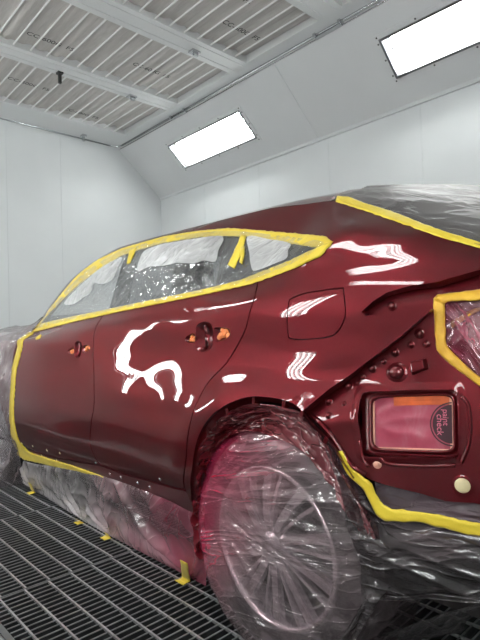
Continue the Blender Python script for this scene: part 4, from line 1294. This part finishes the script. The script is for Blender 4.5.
# pushed into the wheel arch above the tyre
def arp(u, v):
    t = math.radians(-22+(160+22)*v)
    r0 = .352; 
    a = min(AFI, key=lambda q: abs(q[0]-t))
    r1 = a[1]-.020
    r = r0+(r1-r0)*u
    y, z = HUB[0]+r*math.cos(t), HUB[1]+r*math.sin(t)
    x0 = 1.118; x1 = a[2]+.030
    x = x0+(x1-x0)*u+.045*math.sin(u*math.pi)*(.35+.65*math.sin(max(0, min(1, v))*math.pi))
    x -= .024*ridged(t*2.2+u*2.2, u*4.0-t, 2)+.014*ridged(t*6+u*3, u*3, 4)+.004*nz(t*20, u*6, 3)
    return (x, y, z)
AFI = [(math.atan2(p.y-HUB[1], p.x-HUB[0]), (p-Vector(HUB)).length, look(TAB, p.x, p.y)) for p in AF]
AFI = [(a if a > -2.5 else a+2*math.pi, r, x) for a, r, x in AFI]
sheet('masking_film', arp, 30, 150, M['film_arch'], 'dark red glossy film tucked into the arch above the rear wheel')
# bumper area behind the wheel
tl = [Vector(v) for v in UL([(322,432),(335,448),(346,466),(360,485),(374,507),(388,517),(424,519),(450,525),(476,531),(520,540)], OFF)]
def lerp_pl(P, u):
    L_ = [0]
    for i in range(len(P)-1): L_.append(L_[-1]+(P[i+1]-P[i]).length)
    s = L_[-1]*u; i = 0
    while i < len(P)-2 and L_[i+1] < s: i += 1
    return P[i].lerp(P[i+1], min(1, (s-L_[i])/max(1e-9, L_[i+1]-L_[i])))
def arcpt(v):
    a = math.radians(123+(240-123)*v); r = .447-.107*min(1, v*4)**.7
    r += .012*nz(v*9, 1, 1)
    return Vector((HUB[0]+r*math.cos(a), max(.01, HUB[1]+r*math.sin(a))))
def bup(u, v):
    T_ = lerp_pl(tl, u); A0, A1 = arcpt(0), arcpt(1); L_ = arcpt(v)
    T0, T1 = lerp_pl(tl, 0), lerp_pl(tl, 1)
    B_ = Vector((float(np.interp(u, [0, .3, .6, 1], [A1.x, .76, .60, .30])), float(np.interp(u, [0, .12, .3, .6, 1], [A1.y, .17, .33, .375, .40]))))
    B1 = Vector((.30, .40)); R_ = T1.lerp(B1, v)
    p = T_*(1-v)+B_*v+L_*(1-u)+R_*u-(T0*(1-u)*(1-v)+T1*u*(1-v)+A1*(1-u)*v+B1*u*v)
    y, z = p.x, p.y
    top = look(TAB, y, max(z, .32))-OFF-.006
    xs_ = look(TAB, y, max(.5, min(z, .7)))
    k = min(1, u/.22)
    x = 1.094*(1-k)+(xs_+.05-.03*math.sin(v*math.pi))*k
    x = x*min(1, v*6)+(look(TAB, T_.x, T_.y)-OFF-.008)*(1-min(1, v*6))
    e = min(1, v*8)*min(1, .25+u*5)
    d = .022*ridged(y*1.1, z*8+y*2, 3)+.009*ridged(y*1.8, z*20-y*4, 8)+.002*nz(y*6, z*40, 5)
    if v > .86:      # rolled hem
        q = (v-.86)/.14; d += .030*math.sin(q*math.pi); x += .05*q*q*k
    return (x-max(-.002, d)*e, y, z)
sheet('masking_film', bup, 90, 70, M['film_bumper'], 'smoky grey film draped where the rear bumper was, right of the wheel')
def bfp(u, v):       # loose flap hanging from the hem down to the floor under the car
    h = Vector((1.115+.10*u, .90-.40*u, .07+.29*u**.8)); f = Vector((1.22+.42*u, .97-.16*u, .004))
    p = h.lerp(f, v)
    d = (.018*ridged(v*1.2+u*.6, u*7-v*1.5, 4)+.008*ridged(u*18, v*2, 3))*math.sin(math.pi*min(1, v+.1))
    return (p.x-d*.6, p.y+.01*nz(u*3, v*5, 1), max(.004, p.z+d*.8-.05*math.sin(math.pi*v)*u))
sheet('masking_film', bfp, 60, 40, M['film_flap'], 'loose grey film flap sloping from the tyre under the car')
G = []
for q in range(2, 30):
    p = lerp_pl([Vector(v) for v in UL([(374,478),(397,486),(424,493),(450,501),(480,503),(520,508)], OFF)], (q-2)/27)
    r_ = lerp_pl([Vector(v) for v in UL([(378,505),(395,512),(433,518),(455,522),(480,528),(520,538)], OFF)], (q-2)/27)
    G.append([S(*(p.lerp(r_, k/6)), OFF-.022+.004*ridged(q*.3, k*.4, 2)+.012*k/6) for k in range(7)])
mb = MB(); mb.grid(G); tag(mb.build('masking_film', M['film_strip'], smooth=True), 'dull mauve film strip between the bare red panel and the tape below it', 'film', 'clear masking films')
# in the lamp opening
o = panel('masking_film', [Vector(p) for p in inset(resample(lin, .02, True), -.006)], M['film_lamp'], None, off=OFF-.018, sp=.008, flange=0, bump=lambda y, z: .012*ridged(y*14+z*6, z*10-y*16, 2)+.004*nz(y*50, z*40, 1), bstep=.01)
tag(o, 'crumpled film with red overspray inside the tail lamp opening', 'film', 'clear masking films')
# floor tabs
def tab(y, x, h, w_, tilt, label, lean=0):
    G = []
    for i in range(9):
        t = i/8; row = []
        for j in range(5):
            s = j/4-.5
            if t < .3: p = (x-.045+.045*t/.3, y+s*w_+.3*w_*nz(i*.6, j, y), .0045+.002*nz(i, j, 2))
            else:
                k = (t-.3)/.7; p = (x-.010-.025*k+lean*k, y+s*w_*(1-.2*k)+tilt*k+.004*nz(i*.7, j*.8, y), .006+h*k)
            row.append(p)
        G.append(row)
    mb = MB(); mb.grid(G); o = mb.build('masking_tape', M['tape'], smooth=True)
    md = o.modifiers.new('thick', 'SOLIDIFY'); md.thickness = .0006
    tag(o, label, 'tape', 'tape tabs on the floor')
tab(3.38, 1.275, .085, .06, -.09, 'yellow tape tab farthest along the film skirt, near the front wheel', -.03)
tab(2.634, 1.25, .018, .05, .0, 'tiny yellow tape tab on the skirt hem, second from the front')
tab(2.338, 1.25, .030, .05, -.02, 'small yellow tape tab on the skirt hem, third from the front')
tab(1.70, 1.25, .150, .055, -.14, 'tall yellow tape tab on the floor just ahead of the rear wheel', -.085)

# ------------------------------------------------------------------ film pouch across the vent
pr = empty('film_pouch', VF(.5, .5, -.01))
tag(pr, 'red-stained film pouch with dark round badge filling the square vent', 'pouch')
def vgrid(u0, u1, v0, v1, d, amp, n=26):
    return [[VF(u0+(u1-u0)*i/n, v0+(v1-v0)*j/n, d+amp*(ridged(i/n*2.2+j/n*1.2, j/n*2.4-i/n*1.4, 3)-.3)*max(0, math.sin(math.pi*i/n))**.5*max(0, math.sin(math.pi*j/n))**.5) for j in range(n+1)] for i in range(n+1)]
mb = MB(); mb.grid(vgrid(-.03, 1.03, -.03, 1.03, -.019, .008)); mb.build('pouch_sheet', M['pouch'], pr, smooth=True)
mb = MB(); mb.grid(vgrid(.28, 1.0, .0, .17, -.0145, .001, 12)); mb.build('orange_strip', M['pouchorange'], pr, smooth=True)
mb = MB()
for a in ((-.01, .03, 0, 1), (.955, 1.01, 0, 1), (0, 1, .965, 1.01)): mb.grid(vgrid(*a, -.0135, .0005, 10))
mb.build('pale_edge', M['pouchpale'], pr, smooth=True)
mb = MB()
W_, H_ = (VF(1, .5)-VF(0, .5)).length, (VF(.5, 1)-VF(.5, 0)).length
def arc(rad, d, n=30): return [VF(.985-rad/W_*math.sin(math.pi*i/n), .52-rad/H_*math.cos(math.pi*i/n), d) for i in range(n+1)]
RB = H_*.345
a_ = arc(RB, -.0105); mb.add(a_, [tuple(range(len(a_)))]); mb.build('badge', M['badge'], pr)
mb = MB(); o1, o2 = arc(RB*1.14, -.0103), arc(RB*1.07, -.0103); mb.grid([o1, o2]); mb.build('badge_ring', M['badge'], pr)
dn = VF(.5, 1)-VF(.5, 0); rt = VF(1, .5)-VF(0, .5)
text('badge_text', 'paint', VF(.912, .40, -.0098), dn, rt, H_*.150, M['badgepink'], pr)
text('badge_text', 'check', VF(.845, .53, -.0098), dn, rt, H_*.165, M['badgepink'], pr)
